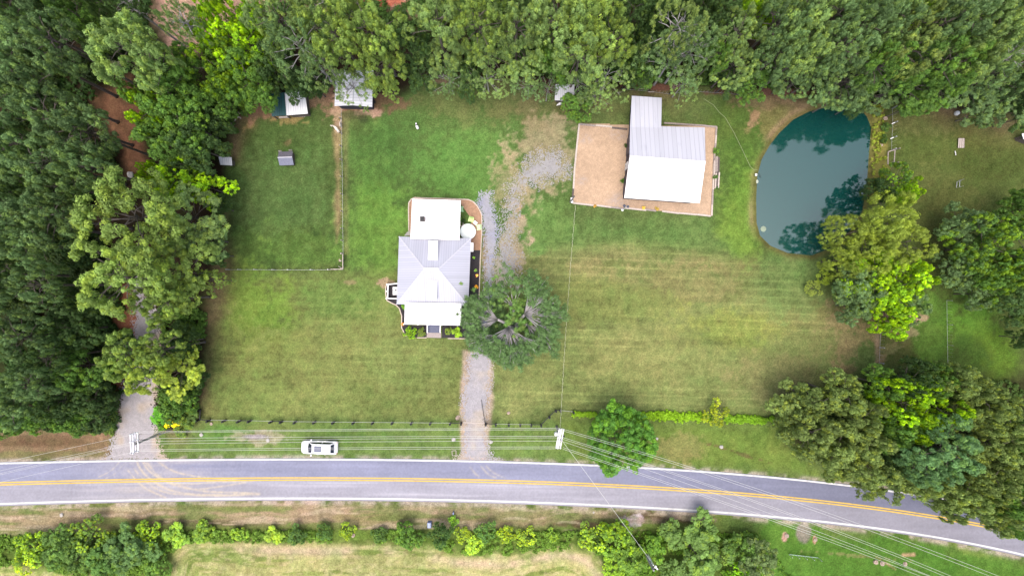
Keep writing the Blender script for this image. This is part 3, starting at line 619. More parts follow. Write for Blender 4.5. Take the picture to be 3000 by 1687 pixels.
tag(flat_prism("brick_landing", PL([(1250.5,974),(1292.5,975),(1292.5,989.5),(1250,988.5)]), -.02, .10, PAVER), "weathered brick landing at the foot of the navy porch steps", "paving")
tag(flat_prism("concrete_pad", PL([(1184,691),(1193,680),(1201,676),(1203,690)]), -.02, .08, CONC), "small curved concrete pad in the notch beside the north wing", "paving")
# air conditioner inside a white fence enclosure
e = P(1150, 851); enc = empty("equipment_enclosure", e, 0, "white three-sided rail enclosure round the air conditioner on the west wall", "enclosure")
for a, b_ in (((1137, 833), (1164, 830.5)), ((1137, 833), (1135.5, 874)), ((1135.5, 874), (1163, 875))):
    MB().bar(P(*a, 1.0), P(*b_, 1.0), .16, .12).bar(P(*a, .5), P(*b_, .5), .05, .5).build("rail", WHITE, enc)
for a in ((1137, 833), (1135.5, 874), (1136.3, 853)): q = P(*a); MB().box((q.x, q.y, .53), (.18, .18, 1.06)).build("post", WHITE, enc)
q = P(1163, 852); ac = empty("air_conditioner", q, 0, "beige air conditioning unit tucked under the farmhouse's west eave", "air conditioner")
MB().box((q.x, q.y, .45), (.95, 1.15, .82)).build("casing", TRIMW, ac, bevel=.03)
MB().lathe([(.36, 0), (.36, .03), (.3, .05)], (q.x-.02, q.y+.1, .862), 20).build("fan_grille", GALV, ac)
MB().lathe([(.12, 0), (.12, .05)], (q.x-.02, q.y+.1, .89), 12).build("fan_hub", DARK, ac)

# round pool, chairs, table, hose reel, planters on the patio
q = P(1370.8, 678.7, .75); pool = empty("round_pool", (q.x, q.y, 0), 0, "round above-ground tank with a taut white cover beside the farmhouse", "pool")
MB().lathe([(1.07, 0), (1.10, .1), (1.10, .68)], (q.x, q.y, .03), 40).build("pool_wall", TANKB, pool, smooth=True)
MB().lathe([(1.12, 0), (1.15, .03), (1.15, .07), (1.1, .09)], (q.x, q.y, .70), 40).build("cover", TANKW, pool)
def patio_chair(px, py, rz, m, label):
    c = P(px, py); t = empty("patio_chair", c, rz, label, "chair", "plastic garden chairs on the patio")
    Mx = Matrix.Translation(c) @ Matrix.Rotation(rz, 4, 'Z')
    mb = MB()
    for i in range(5): mb.box((-.22+.11*i, 0, .40), (.10, .50, .03), M=Mx)
    mb.build("seat", m, t); mb = MB()
    for i in range(5):
        a = -.24+.12*i; mb.bar(Mx @ Vector((a, -.24, .42)), Mx @ Vector((a*1.25, -.46, 1.0-.5*a*a)), .10, .025)
    mb.bar(Mx @ Vector((-.28, -.34, .72)), Mx @ Vector((.28, -.34, .72)), .03, .06); mb.build("backrest", m, t)
    for s_ in (-1, 1):
        MB().box((s_*.33, .0, .60), (.12, .66, .03), M=Mx).build("armrest", m, t)
        MB().box((s_*.31, .24, .29), (.05, .07, .58), M=Mx).build("leg", m, t); MB().box((s_*.31, -.26, .29), (.05, .07, .58), M=Mx).build("leg", m, t)
    return t
patio_chair(1380.5, 645.6, R(165), LIME, "lime green plastic chair, the northern one by the small white table")
patio_chair(1402.6, 667, R(100), MINT, "pale mint plastic chair nearest the curved edging")
patio_chair(1352.5, 614, R(-90), mat("sage_plastic", (.24, .42, .24), .5), "sage green plastic chair half under the north wing's eave")
c = P(1393, 653.8); t_ = empty("side_table", c, R(-38), "small white square table between two green chairs", "table"); Mx = Matrix.Translation(c) @ Matrix.Rotation(R(-38), 4, 'Z')
MB().box((0, 0, .46), (.56, .46, .04), M=Mx).build("table_top", WHITE, t_)
for a in (-.2, .2):
    for b_ in (-.16, .16): MB().box((a, b_, .22), (.04, .04, .44), M=Mx).build("leg", WHITE, t_)
tag(MB().lathe([(.05, 0), (.06, .02), (.05, .08)], (c.x-.05, c.y+.03, .482), 10).build("bowl", DARK), "small dark bowl on the little white table", "bowl")
tag(MB().lathe([(.035, 0), (.035, .10)], (c.x+.10, c.y-.06, .482), 10).build("cup", DARK), "small dark cup on the little white table", "cup")
c = P(1352.5, 657); hr = empty("hose_reel", c, 0, "coiled garden hose leaning on the wall above the round pool", "hose")
for i in range(5): MB().tube([(c.x+.27*math.cos(a)*(1-.08*i), c.y+.38*math.sin(a)*(1-.08*i), .10+.05*i) for a in np.linspace(0, 6.2, 22)], .022, 5).build("coil", mat("pink_grey_hose", (.42, .33, .34), .5), hr)

# ------------------------------------------------------------------ sandy yard with timber edging, and the barn
tag(flat_prism("sand_yard", PL([(1697,364.5),(2099,374),(2082,633),(1676,597)]), -.02, .04, attr_mat("x", .9)), kind="structure")
yo = bpy.data.objects["sand_yard"]; bpy.data.objects.remove(yo)
YP = PL([(1697,364.5),(2099,373),(2082,633),(1676,597)])
def ycol(x, y):
    n = fbm(x, y, .35, 101, 4); k = fbm(x, y, 4.0, 103, 2); C = np.array(alb((232, 200, 170)))*np.ones(x.shape+(3,))
    C *= (1+(n-.5)*.35+(k-.5)*.35)[..., None]
    for (a, b_, r_) in ((1715, 408, 1.0), (1704, 528, .9), (1808, 590, 1.6), (1812, 392, 1.3)):
        q = P(a, b_); g = np.exp(-(((x-q.x)/r_)**2+((y-q.y)/r_/.8)**2)**2)*.5*sstep(.35, .6, k); C = C*(1-g[..., None])+np.array(alb((196, 186, 186)))*g[..., None]
    q = sstep(-.0, 2.5, sdf(x, y, PL([(1815,365),(1845,365),(1830,575),(2050,590),(2082,640),(1800,620)])))*.35
    return C*(1-q[..., None])+np.array(alb((176, 152, 140)))*q[..., None]
sheet("sand_yard", YP, .15, lambda x, y: sdf(x, y, YP)+.02, ycol, .03, M_GRAVEL)
q = P(1690, 368); te = empty("timber_edging", q, 0, "low weathered timbers framing the sandy yard round the barn", "timber edging")
for pts, m_ in (([(1696,364),(1745,369)], TIMBER), ([(1746,367.5),(1793,372)], TIMBER_P), ([(1793,374.5),(1838,379)], TIMBER_D), ([(1697,364),(1690,430)], TIMBER_P), ([(1690,430),(1683,500)], TIMBER_P),
                ([(1683,500),(1680,555)], TIMBER_P), ([(1680,553),(1676,590)], TIMBER_D), ([(1679,595),(1742,602)], TIMBER_P), ([(1742,601),(1790,607)], TIMBER_P), ([(1790,607),(1830,611.5)], TIMBER), ([(1830,609.5),(1893,616)], TIMBER_P),
                ([(1893,614),(1922,618)], TIMBER), ([(1940,619),(1990,625)], TIMBER_P), ([(1990,624),(2040,629)], TIMBER_P), ([(2038,628),(2082,633)], TIMBER_P), ([(2085,632),(2086,600)], TIMBER_P), ([(2086.5,600),(2088,555)], TIMBER),
                ([(2097,420),(2094,435)], TIMBER), ([(2098,396),(2095,431)], TIMBER_P), ([(2094,440),(2091,480)], TIMBER), ([(2091,480),(2089,556)], TIMBER_P), ([(2067,369.5),(2100,372.5)], TIMBER), ([(1945,361),(2067,369)], TIMBER), ([(2099,373),(2097,396)], TIMBER)):
    MB().bar(P(*pts[0], .1), P(*pts[1], .1), .24, .2+.005*random.random()).build("timber", m_, te)
lum = [((2097,460),(2096,507),.22,TIMBER), ((2101,458),(2100,507),.2,TIMBER), ((2106,461),(2105,506),.22,TIMBER_D), ((2098,504),(2095,552),.2,TIMBER_P), ((2102,504),(2099.5,552),.18,TIMBER_D), ((2107,505),(2104,551),.2,TIMBER_P), ((2093,470),(2092,520),.16,TIMBER_P)]
for i, (a, b_, wd, m_) in enumerate(lum):
    o = MB().bar(P(*a, .3), P(*b_, .3), wd, .22).build("lumber", m_)
    tag(o, ["grey board, north half, next to the sandy yard edge", "grey board in the middle of the north half of the lumber pile", "dark board along the outer edge of the lumber pile's north half", "pale board nearest the yard in the pile's south half", "dark board between two pale ones in the south half", "pale board on the outer edge of the south half", "slim pale board lying beside the yard timbers"][i], "lumber", "boards piled east of the sandy yard")
ZE, ZR = 4.0, 5.6
b_nw, b_ne = P(1846, 368, ZE), P(2065, 374, ZE); b_rw, b_re = P(1844.5, 459.5, ZR), P(2067, 476, ZR); b_sw, b_se = P(1829, 580, ZE), P(2050, 595.5, ZE)
ctr = (b_nw+b_se)/2; barn = empty("barn", (ctr.x, ctr.y, 0), 0, "large charcoal barn with shaded grey and sunlit white metal gable roof above a sandy yard", "barn")
roof("roof_slope", [b_nw, b_ne, b_re, b_rw], (0, 1, -.4), .62, BARN_SHADED, barn)['label'] = "weathered north roof slope with its shade painted in as grey"
roof("roof_slope", [b_rw, b_re, b_se, b_sw], (0, -1, -.4), .62, BARN_SUNLIT, barn)['label'] = "south roof slope with its sunlight painted in as white"
ext = [P(1851, 281, 3.35), P(1939, 287, 3.35), P(1937, 374, ZE+.10), P(1846.0, 371, ZE+.10)]
roof("extension_roof", ext, (0, 1, -.2), .62, BARN_SHADED, barn)['label'] = "grey roof of the northern extension"
MB().bar(b_rw+Vector((0, 0, .05)), b_re+Vector((0, 0, .05)), .34, .06).build("ridge_cap", mat("barn_ridge_cap", (.6, .6, .64), .5), barn)
bw = inset([b_nw, b_ne, b_se, b_sw], .42); mb = MB().prism(bw, 0, [3.86]*4)
g1 = (Vector(bw[0])+Vector(bw[3]))/2; g2 = (Vector(bw[1])+Vector(bw[2]))/2
mb.add([(bw[0].x, bw[0].y, 3.86), (bw[3].x, bw[3].y, 3.86), (g1.x, g1.y, 5.38), (bw[1].x, bw[1].y, 3.86), (bw[2].x, bw[2].y, 3.86), (g2.x, g2.y, 5.38)], [(0, 1, 2), (3, 5, 4), (0, 2, 5, 3), (1, 4, 5, 2)])
mb.build("wall", NAVY, barn)
ew = inset(ext, .42); ew[2] = Vector((ew[2].x, bw[0].y+.05)); ew[3] = Vector((ew[3].x, bw[0].y+.05)); flat_prism("extension_wall", ew, 0, [3.2, 3.2, 3.8, 3.8], NAVY, barn)
dv = (bw[3]-bw[0]).normalized(); nx = Vector((dv.y, -dv.x)); nx = nx if nx.x < 0 else -nx
def wall_panel(t0, wd, h, z0, m, nm, off=.05):
    c = bw[0].lerp(bw[3], t0)+nx*off; return MB().box((c.x, c.y, z0+h/2), (wd, .08, h), math.atan2(dv.y, dv.x)).build(nm, m, barn)
dd_ = wall_panel(.51, 1.0, 2.1, .05, WHITE, "door"); wall_panel(.51, .12, .12, 1.0, DARK, "door_handle", .12).parent = dd_
wall_panel(.2, 2.6, 2.8, .05, mat("charcoal_door", (.05, .05, .085), .5), "roller_door"); wall_panel(.8, 2.6, 2.8, .05, MATS["charcoal_door"], "roller_door")
sv = (bw[2]-bw[3]).normalized()
for t0 in (.2, .5, .8):
    c = bw[3].lerp(bw[2], t0)+Vector((sv.y, -sv.x))*.05; MB().box((c.x, c.y, 1.8), (1.2, .08, 1.0), math.atan2(sv.y, sv.x)).build("window", GLASSW, barn)
for px, py, lb in ((1833, 426.5, "dark potted plant against the barn's west wall north of its white door"), (1824, 528.5, "dark potted plant against the barn's west wall south of its white door")):
    c = P(px, py); pt = empty("potted_plant", c, 0, lb, "potted plant", "pots by the barn wall")
    MB().lathe([(.14, 0), (.2, .32), (.17, .34)], c, 12).build("pot", TERRA, pt); pt['px'] = 0; del pt['px']
# ------------------------------------------------------------------ small outbuildings
def lean_shed(name, label, cat, quad, zs, m, spacing, down, wallm, h_in=.25, group=None, openw=True):
    pts = [P(q[0], q[1], z) for q, z in zip(quad, zs)]; c = (pts[0]+pts[2])/2
    s_ = empty(name, (c.x, c.y, 0), 0, label, cat, group); roof("roof", pts, down, spacing, m, s_)
    w4 = inset(pts, h_in); flat_prism("wall", w4, 0, [p.z-.12 for p in pts], wallm, s_); return s_
sh = lean_shed("goat_shed", "open shed with a white and teal metal roof at the paddock's north edge", "shed", [(834,272),(891.7,265.8),(902,333.5),(839.4,338.3)], [2.7,2.7,2.3,2.3], SHED_ROOF, .34, (0,-1,-.1), TIMBER_D)
tp = [P(791,276,2.35), P(834.6,271,2.45), P(839.6,338.6,2.2), P(796,341.5,2.1)]; roof("teal_roof", tp, (0,-1,-.1), .34, TEAL_ROOF, sh)
for q in inset(tp, .15): MB().box((q.x, q.y, 1.02), (.14, .14, 2.04)).build("post", TIMBER_D, sh)
tag(MB().bar(P(818,344.5,.3), P(845,343,.3), .22, .3).build("feed_trough", TIMBER_P), "pale wooden trough on the grass below the teal and white shed", "trough")
q = P(884,338); pal = empty("pallet", q, 0, "grey slatted pallet leaning by the white shed roof's lower corner", "pallet")
for i in range(4): MB().bar(P(876+i*5,343.5,.12), P(884+i*5,335,.3), .1, .04).build("slat", TIMBER, pal)
MB().bar(P(874,341,.1), P(892,342,.1), .08, .08).build("runner", TIMBER_D, pal)
zE, zR = 2.7, 3.35
e_ = [P(983,233,zE), P(1093,233,zE), P(1090.5,314,zE), P(980,311,zE)]; r0, r1 = P(1037,206,zR), P(1034,309,zR)
e_[0] = P(984,207,zE); e_[1] = P(1093.5,207,zE)
c = (e_[0]+e_[2])/2; gs = empty("tin_shed", (c.x, c.y, 0), 0, "pale gabled metal shed half hidden by pine branches at the fence top", "shed")
roof("roof_slope", [e_[0], r0, r1, e_[3]], (-1,0,-.3), .42, SHED_ROOF, gs); roof("roof_slope", [r0, e_[1], e_[2], r1], (1,0,-.3), .42, SHED_ROOF, gs)
MB().bar(r0+Vector((0,0,.04)), r1+Vector((0,0,.04)), .1, .04).build("ridge_cap", GALV, gs)
w4 = inset(e_, .3); mb = MB().prism(w4, 0, 2.6); ga = (w4[3]+w4[2])/2; gb = (w4[0]+w4[1])/2
mb.add([(w4[3].x,w4[3].y,2.6),(w4[2].x,w4[2].y,2.6),(ga.x,ga.y,3.2),(w4[0].x,w4[0].y,2.6),(w4[1].x,w4[1].y,2.6),(gb.x,gb.y,3.2)], [(0,1,2),(3,5,4),(0,2,5,3),(1,4,5,2)]); mb.build("wall", NAVY, gs)
tag(MB().lathe([(.2,0),(.22,.4),(.2,.45)], P(1097,300), 12).build("bucket", RUBBER), "black bucket beside the pale gabled shed", "bucket")
lean_shed("small_shelter", "little white sheet-metal shelter under trees at the paddock's west edge", "shelter", [(640,459),(678,461),(680,485),(645.5,483)], [1.8,1.8,1.6,1.6], SHED_ROOF, .3, (0,-1,-.1), TIMBER_D)
lean_shed("open_shelter", "small corrugated metal shelter under pine boughs north of the barn's driveway", "shelter", [(1628,247),(1683,248),(1681.6,296.6),(1625,294)], [2.3,2.3,2.1,2.1], SHED_ROOF, .3, (0,-1,-.1), TIMBER_D)
# dog house with cinder blocks
a = [P(816.5,445,1.15), P(857.5,444,1.15), P(860.7,483.5,1.0), P(819,485,1.0)]; r0, r1 = P(813.6,462,1.75), P(856,460.5,1.75)
c = (a[0]+a[2])/2; dh = empty("dog_house", (c.x,c.y,0), 0, "small goat hut with grey shingled gable roof in the middle of the paddock", "animal hut")
roof("roof_slope", [a[0],a[1],r1,r0], (0,1,-.5), .3, SHINGLE, dh, ribs=False)['label'] = "dark weathered north slope"; roof("roof_slope", [r0,r1,a[2],a[3]], (0,-1,-.5), .3, SHINGLE_L, dh, ribs=False)['label'] = "slate blue south slope"
MB().bar(r0+Vector((0,0,.03)), r1+Vector((0,0,.03)), .13, .04).build("ridge_cap", mat("hut_ridge", (.42,.42,.48), .6), dh)
w4 = inset(a, .12); flat_prism("wall", w4, 0, .98, TIMBER_D, dh)
def cinder(px, py, label):
    c = P(px, py); mb = MB(); 
    for dx in (-.19, 0, .19): mb.box((c.x+dx, c.y, .1), (.04, .2, .2))
    for dy in (-.085, .085): mb.box((c.x, c.y+dy, .1), (.338, .03, .196))
    tag(mb.build("cinder_block", CONC), label, "cinder block", "blocks behind the goat hut")
cinder(820.8, 443.5, "pale hollow block behind the goat hut's left corner"); cinder(851.8, 441.5, "pale hollow block behind the goat hut's right corner")

# ------------------------------------------------------------------ fences, gates
def post(mb, px, py, h, wd): q = P(px, py); mb.box((q.x, q.y, h/2), (wd, wd, h)); return mb
bp_ = [(587,1202),(585,1230),(616,1232),(661,1232),(704,1233),(735,1233),(797,1235),(828,1235),(868,1236),(924,1236.5),(979,1237),(1038,1237.5),(1094,1238),(1151,1238.5),(1207,1239),(1262,1239.5),(1320,1240),(1352,1240)]
q = P(960, 1236); bf = empty("rail_fence", q, 0, "black post and rail fence with wire panels, left of the driveway gate", "fence")
for a in bp_: post(MB(), a[0], a[1]-1.5, 1.35, .24).build("post", BLACKWOOD, bf)
def rails(par, a, b_, hs=(.45, .85, 1.22), m_=BLACKWOOD, wd=.09, h=.16):
    mb = MB()
    for z in hs: mb.bar(P(a[0], a[1]-1.5, z), P(b_[0], b_[1]-1.5, z), wd, h)
    mb.build("rail", m_, par)
BWIRE = mat("dark_fence_wire", (.12, .12, .12), .5)
for i in range(len(bp_)-1):
    if i in (0, 1, 4, 6, 16): rails(bf, bp_[i], bp_[i+1])
    else:
        mb = MB()
        for z in (.1, .4, .7, 1.0, 1.25): mb.bar(P(bp_[i][0], bp_[i][1]-1.5, z), P(bp_[i+1][0], bp_[i+1][1]-1.5, z), .02, .02)
        mb.build("wire", GALV, bf)
b2 = [(1424,1242),(1453,1243),(1491,1243.5),(1524,1244),(1556,1244.5),(1585,1245),(1609,1221),(1628,1203),(1641,1203),(1679,1207)]
q = P(1530, 1240); bf2 = empty("rail_fence", q, 0, "black rail fence right of the gate, bending back behind the middle utility pole", "fence")
for a in b2: post(MB(), a[0], a[1]-1.5, 1.35, .24).build("post", BLACKWOOD, bf2)
for i in range(len(b2)-1):
    if i in (0, 4, 5, 6, 7): rails(bf2, b2[i], b2[i+1])
    else:
        mb = MB()
        for z in (.1, .4, .7, 1.0, 1.25): mb.bar(P(b2[i][0], b2[i][1]-1.5, z), P(b2[i+1][0], b2[i+1][1]-1.5, z), .02, .02)
        mb.build("wire", GALV, bf2)
tag(flat_prism("threshold_board", PL([(1356,1235.6),(1420,1236.6),(1420,1239.2),(1356,1238.2)]), -.02, .07, TIMBER_P), "pale board laid across the driveway between two black posts", "threshold")
gt = empty("farm_gate", P(1421, 1240), 0, "thin dark tube gate swung open along the driveway's right edge", "gate")
mb = MB(); mb.tube([P(1421,1240,.2), P(1410,1170,.2)], .03, 6).tube([P(1421,1240,1.2), P(1410,1170,1.2)], .03, 6); mb.build("frame", DARK, gt)
mb = MB()
for t0 in (.0, .25, .5, .75, 1): a = P(1421,1240).lerp(P(1410,1170), t0); mb.tube([(a.x,a.y,.2),(a.x,a.y,1.2)], .018, 5)
mb.build("bars", DARK, gt)
# paddock wire fence
def wire_fence(pts, label, m_post, hs=(.3, .6, .9, 1.15), h=1.25, group=None, pw=.12, mesh=True):
    q = P(*pts[0]); f = empty("wire_fence", q, 0, label, "fence", group)
    for a in pts: post(MB(), a[0], a[1], h, pw).build("post", m_post, f)
    mb = MB()
    for i in range(len(pts)-1):
        for z in hs: mb.bar(P(*pts[i], z), P(*pts[i+1], z), .02, .02)
        if mesh:
            a = P(*pts[i]); b_ = P(*pts[i+1]); n = max(2, int((a-b_).length/.5))
            for k in range(1, n): c = a.lerp(b_, k/n); mb.box((c.x, c.y, h/2), (.012, .012, h-.1))
    mb.build("wire", GALV, f); return f
wire_fence([(1000,316),(1000,350),(1001,392),(1001,430),(1002,470),(1003,520),(1003.5,570),(1004,620),(1004,670),(1005,705),(1005,742)], "wire mesh fence running south from the gabled shed between paddock and lawn", TIMBER)
wire_fence([(966,790),(916,790.5),(850,790.5),(805,790.5),(752,790),(706,790),(672,790)], "low wire fence along the paddock's south side", GALV)
q = P(1004, 788); cf = empty("plank_fence", q, 0, "weathered plank corner where the two paddock wire fences meet", "fence")
for a, b_, n in (((1004.5,744), (1004.5,788), 3), ((968,789), (1004,788.5), 3)):
    for k in range(n): MB().bar(P(a[0],a[1],.35+.35*k), P(b_[0],b_[1],.35+.35*k), .09, .2).build("rail", TIMBER_P if k % 2 == 0 else TIMBER, cf)
for a in ((1004.5,744),(1004,765),(1004,789),(986,789.5),(967,790)): post(MB(), *a, 1.2, .14).build("post", TIMBER_P, cf)
MB().bar(P(992,780,.1), P(1002,786,1.0), .1, .08).build("brace", TIMBER_P, cf)
tag(MB().bar(P(995,759,.1), P(995.5,766,.1), .22, .12).build("stone_block", ROCK), "tan block lying by the plank corner of the paddock fence", "block")
tag(MB().bar(P(997.5,360,1.0), P(998.5,372,1.0), .14, 1.0).bar(P(999,350,.5), P(998,372,.5), .1, .1).build("fence_gate", TIMBER_P), "narrow pale wooden gate panel above the white goat", "gate")
# north fence
wire_fence([(1100,222),(1180,225),(1280,224),(1380,226)], "wire fence glimpsed under the pines north of the lawn", DARK, group=None)
wire_fence([(1822,261),(1850,263.5),(1900,268),(1960,276),(2020,268),(2100,272),(2170,278),(2200,282)], "dark wire fence along the wood's edge above the barn", BLACKWOOD)
tag(MB().bar(P(1900,270,.2), P(1917,269.5,.2), .12, .1).build("board", TIMBER_P), "short pale board lying above the barn extension", "board")
tag(MB().bar(P(1868,261,.2), P(1905,263,.2), .07, .1).build("board", TIMBER), "long thin grey board lying among brown leaves above the barn", "board")
gt2 = empty("wire_gate", P(2170,280), 0, "grey metal gate frame at the wood's edge left of the pond", "gate")
MB().tube([P(2157,287,1.0), P(2166,277,1.0)], .05, 6).tube([P(2166,277,1.0), P(2190,280,1.0)], .05, 6).build("frame", GALV, gt2); MB().tube([P(2157,287,.3), P(2166,277,.3)], .04, 6).tube([P(2166,277,.3), P(2190,280,.3)], .04, 6).build("frame", GALV, gt2)
# brace assembly at the paddock's north-west corner
cb = empty("corner_brace", P(690,345), 0, "weathered timber brace posts and rails at the paddock's shaded top-left corner", "fence brace")
for a, b_ in (((664,382),(680,362)), ((680,362),(697,343)), ((669,384),(684,368)), ((677,332),(690,344)), ((690,336),(706,347))): MB().bar(P(*a, 1.2), P(*b_, 1.2), .12, .12).build("rail", TIMBER_P, cb)
for a, b_ in (((656,380),(668,387)), ((675,360),(686,367)), ((694,339),(706,348)), ((696,328),(703,334)), ((686,330),(694,337))): MB().bar(P(*a, 1.3), P(*b_, 1.3), .14, .14).build("cross_piece", TIMBER, cb)
for a in ((662,384),(681,364),(700,344)): post(MB(), *a, 1.4, .16).build("post", TIMBER, cb)
# east side fences and bits
wf = wire_fence([(2614,318),(2616,362),(2613,405),(2612,440)], "old wire fence with slanting metal posts right of the pond", GALV)
br = empty("fence_brace", P(2612,450), 0, "H-shaped bare timber fence brace right of the pond", "fence brace")
for a, b_, z in (((2602,445),(2622,439),1.4), ((2622,439),(2619,480),1.3), ((2602,446),(2601,482),1.3)): MB().bar(P(*a, z), P(*b_, z), .13, .1).build("rail", TIMBER, br)
for a in ((2602,445),(2621,440),(2618,480),(2601,481)): post(MB(), *a, 1.4, .13).build("post", TIMBER, br)
for (x, y), lb in (((2618,361), "upper of two slanting pale metal tags on the fence right of the pond"), ((2614,405), "lower of two slanting pale metal tags on the fence right of the pond")):
    tag(MB().bar(P(x-5,y+2,1.2), P(x+4,y-2,1.35), .1, .05).build("fence_stake", TRIMW), lb, "stake", "slanting stakes right of the pond")
wd = empty("wooden_pallet", P(2816,420), 0, "grey weathered wooden platform on the grass near the right edge", "pallet")
for i in range(6): MB().bar(P(2809.5+3*i,405.5,.25), P(2808+3.1*i,433.5,.25), .13, .05).build("slat", TIMBER if i % 2 else TIMBER_P, wd)
MB().bar(P(2807,412,.1), P(2826,410,.1), .12, .2).bar(P(2807,430,.1), P(2825,429,.1), .12, .2).build("runner", TIMBER_D, wd)
tag(MB().lathe([(.25,0),(.35,.3),(.3,.6),(.1,.75)], P(2799,334), 10).build("feed_drum", TRIMW), "white drum half hidden under trees at the right lot's top", "drum")
sgl = empty("metal_stand", P(2807,540), 0, "small galvanised frame stand by the dark bushes near the right edge", "stand")
MB().tube([P(2802,550,.9), P(2804,533,.9), P(2812,528,.9), P(2811,548,.9)], .04, 6).build("frame", GALV, sgl)
for a in ((2802,550),(2804,533),(2812,528),(2811,548)): post(MB(), *a, .9, .05).build("leg", GALV, sgl)
tag(MB().bar(P(2798,443,.15), P(2800,455,.15), .07, .1).build("pale_stake", TRIMW), "thin white stake in grass below the wooden platform", "stake")
lean_shed("garden_shed", "corner of a white roof just inside the right edge of the photo", "shed", [(2994,392),(3040,385),(3048,428),(2999,408)], [2,2,1.9,1.9], WHITE_ROOF, .4, (0,-1,-.1), TIMBER_D)
wire_fence([(2580,975),(2578,1017),(2576,1062)], "short wire fence run in the dry strip above the lower right grove", GALV)
wire_fence([(2774,880),(2775,950),(2776,1010),(2777,1065)], "thin wire fence between the two bright green lots at right", GALV, pw=.07)
pgr = empty("pipe_gate", P(2355,1628), 0, "low galvanised pipe gate lying along the bottom right pasture", "gate")
for z in (.3, .6, .9, 1.2): MB().tube([P(2312,1623,z), P(2397,1633,z)], .035, 6).build("bar", mat("green_galvanised_pipe", (.34, .44, .42), .5), pgr)
for i in range(5): a = P(2312,1623).lerp(P(2397,1633), i/4); MB().tube([(a.x,a.y,0),(a.x,a.y,1.25)], .04, 6).build("upright", GALV, pgr)

# hedge-top things, yard items
def pole_thing(name, base, h, label, cat): return empty(name, P(*base), 0, label, cat)
sp_ = pole_thing("service_pole", (1672,592), 5, "grey service pole with white boxes at the sandy yard's lower left corner", "pole")
q = P(1671,592); MB().tube([(q.x,q.y,0),(q.x,q.y,6.2)], [.12,.09], 8).build("pole", POLEW, sp_)
MB().box((q.x+.1,q.y+.32,1.2), (.35,.3,.5)).build("meter_box", PORCEL, sp_, bevel=.03); MB().box((q.x+.15,q.y-.12,1.0), (.3,.3,.6)).build("meter_box", PORCEL, sp_, bevel=.03)
MB().lathe([(.08,0),(.1,.1),(.05,.2)], (q.x,q.y,6.2), 8).build("weatherhead", DARK, sp_)
yl = pole_thing("yard_lamp", (1824,615), 3, "white post with two dark lamp heads on the sandy yard's lower edge", "lamp")
q = P(1824,614.5); MB().tube([(q.x,q.y,0),(q.x,q.y,3.1)], [.07,.05], 8).build("post", TRIMW, yl); MB().lathe([(.16,0),(.2,.15),(.16,.3),(.06,.4)], (q.x-.05,q.y-.05,0), 12).build("base", WHITE, yl)
for dx, dy in ((-.12,.28), (.36,.18)): MB().lathe([(.05,0),(.2,.05),(.22,.12),(.14,.28),(.03,.34)], (q.x+dx,q.y+dy,2.2), 12).build("lamp_head", mat("slate_lamp_shade", (.08,.09,.13), .4), yl); MB().bar((q.x,q.y,2.45), (q.x+dx,q.y+dy,2.5), .04, .04).build("arm", DARK, yl)
for i, (px, py) in enumerate([(1740,598),]): pass
hp = [(2062,290),(2090,308),(2108,330),(2125,345),(2150,388),(2168,425),(2185,460),(2198,488),(2208,497),(2219,498)]
tag(MB().tube([P(x,y,.04) for x,y in hp], .022, 6).build("hose", PVC), "long pale hose curving over the lawn from wood to pond", "hose")
pmp = empty("pond_pump", P(2214,512), 0, "small white pump box on the bank at the hose's pond end", "pump")
q = P(2213.5,513); MB().box((q.x,q.y,.18), (.28,.34,.3)).build("housing", TRIMW, pmp, bevel=.04); MB().tube([(q.x,q.y,.2),(q.x+.5,q.y+.2,.1),(q.x+.9,q.y-.3,-.35)], .03, 6).build("pipe", DARK, pmp)
tag(MB().lathe([(.02,0),(.3,.02),(.42,.06),(.3,.1),(.1,.14)], P(2236,671,-.45), 14).build("water_float", mat("pale_float", (.22,.27,.20), .8)), "pale round clump floating by the pond's lower left bank", "float")
tag(MB().lathe([(.05,0),(.22,.02),(.3,.05),(.1,.1)], P(2216,532,-.44), 12).build("aerator_float", mat("pale_float2", (.34,.38,.32), .8)), "small pale ring on the water beside the pump", "float")

# roadside: mailbox stones, box, markers
ub = empty("utility_cabinet", P(1260,1532), 0, "blue-grey utility cabinet on the grass slope below the road", "cabinet"); q = P(1259.5,1532.5)
MB().box((q.x,q.y,.42), (.58,.82,.84)).build("body", BLUEBOX, ub, bevel=.05); MB().box((q.x,q.y,.88), (.46,.70,.08)).build("lid", mat("pale_blue_lid", (.36,.42,.62), .5), ub, bevel=.03)
tag(MB().box((P(1329,1499).x,P(1329,1499).y,.35), (.16,.3,.7)).build("marker_post", BLUEBOX), "small blue marker post beside a leafy clump below the road", "marker post")
def rock(px, py, r_, label, m_=ROCK, group=None, h=.5, cat="rock"):
    rs = random.Random(int(px*7+py)); c = P(px, py); mb = MB(); pr = []
    for k, (rr, zz) in enumerate(((.75, -.05), (1, .15), (.8, .6), (.35, .85))): pr.append((r_*rr, zz*r_*h*1.6))
    mb.lathe(pr, (c.x, c.y, 0), 9); mb.v = [(v[0]+rs.uniform(-.18,.18)*r_, v[1]+rs.uniform(-.18,.18)*r_, v[2]*rs.uniform(.8,1.2)) for v in mb.v]
    return tag(mb.build("rock", m_, smooth=False), label, cat, group)
PALE = mat("pale_stone", (.40,.38,.36), .9, noise=.2)
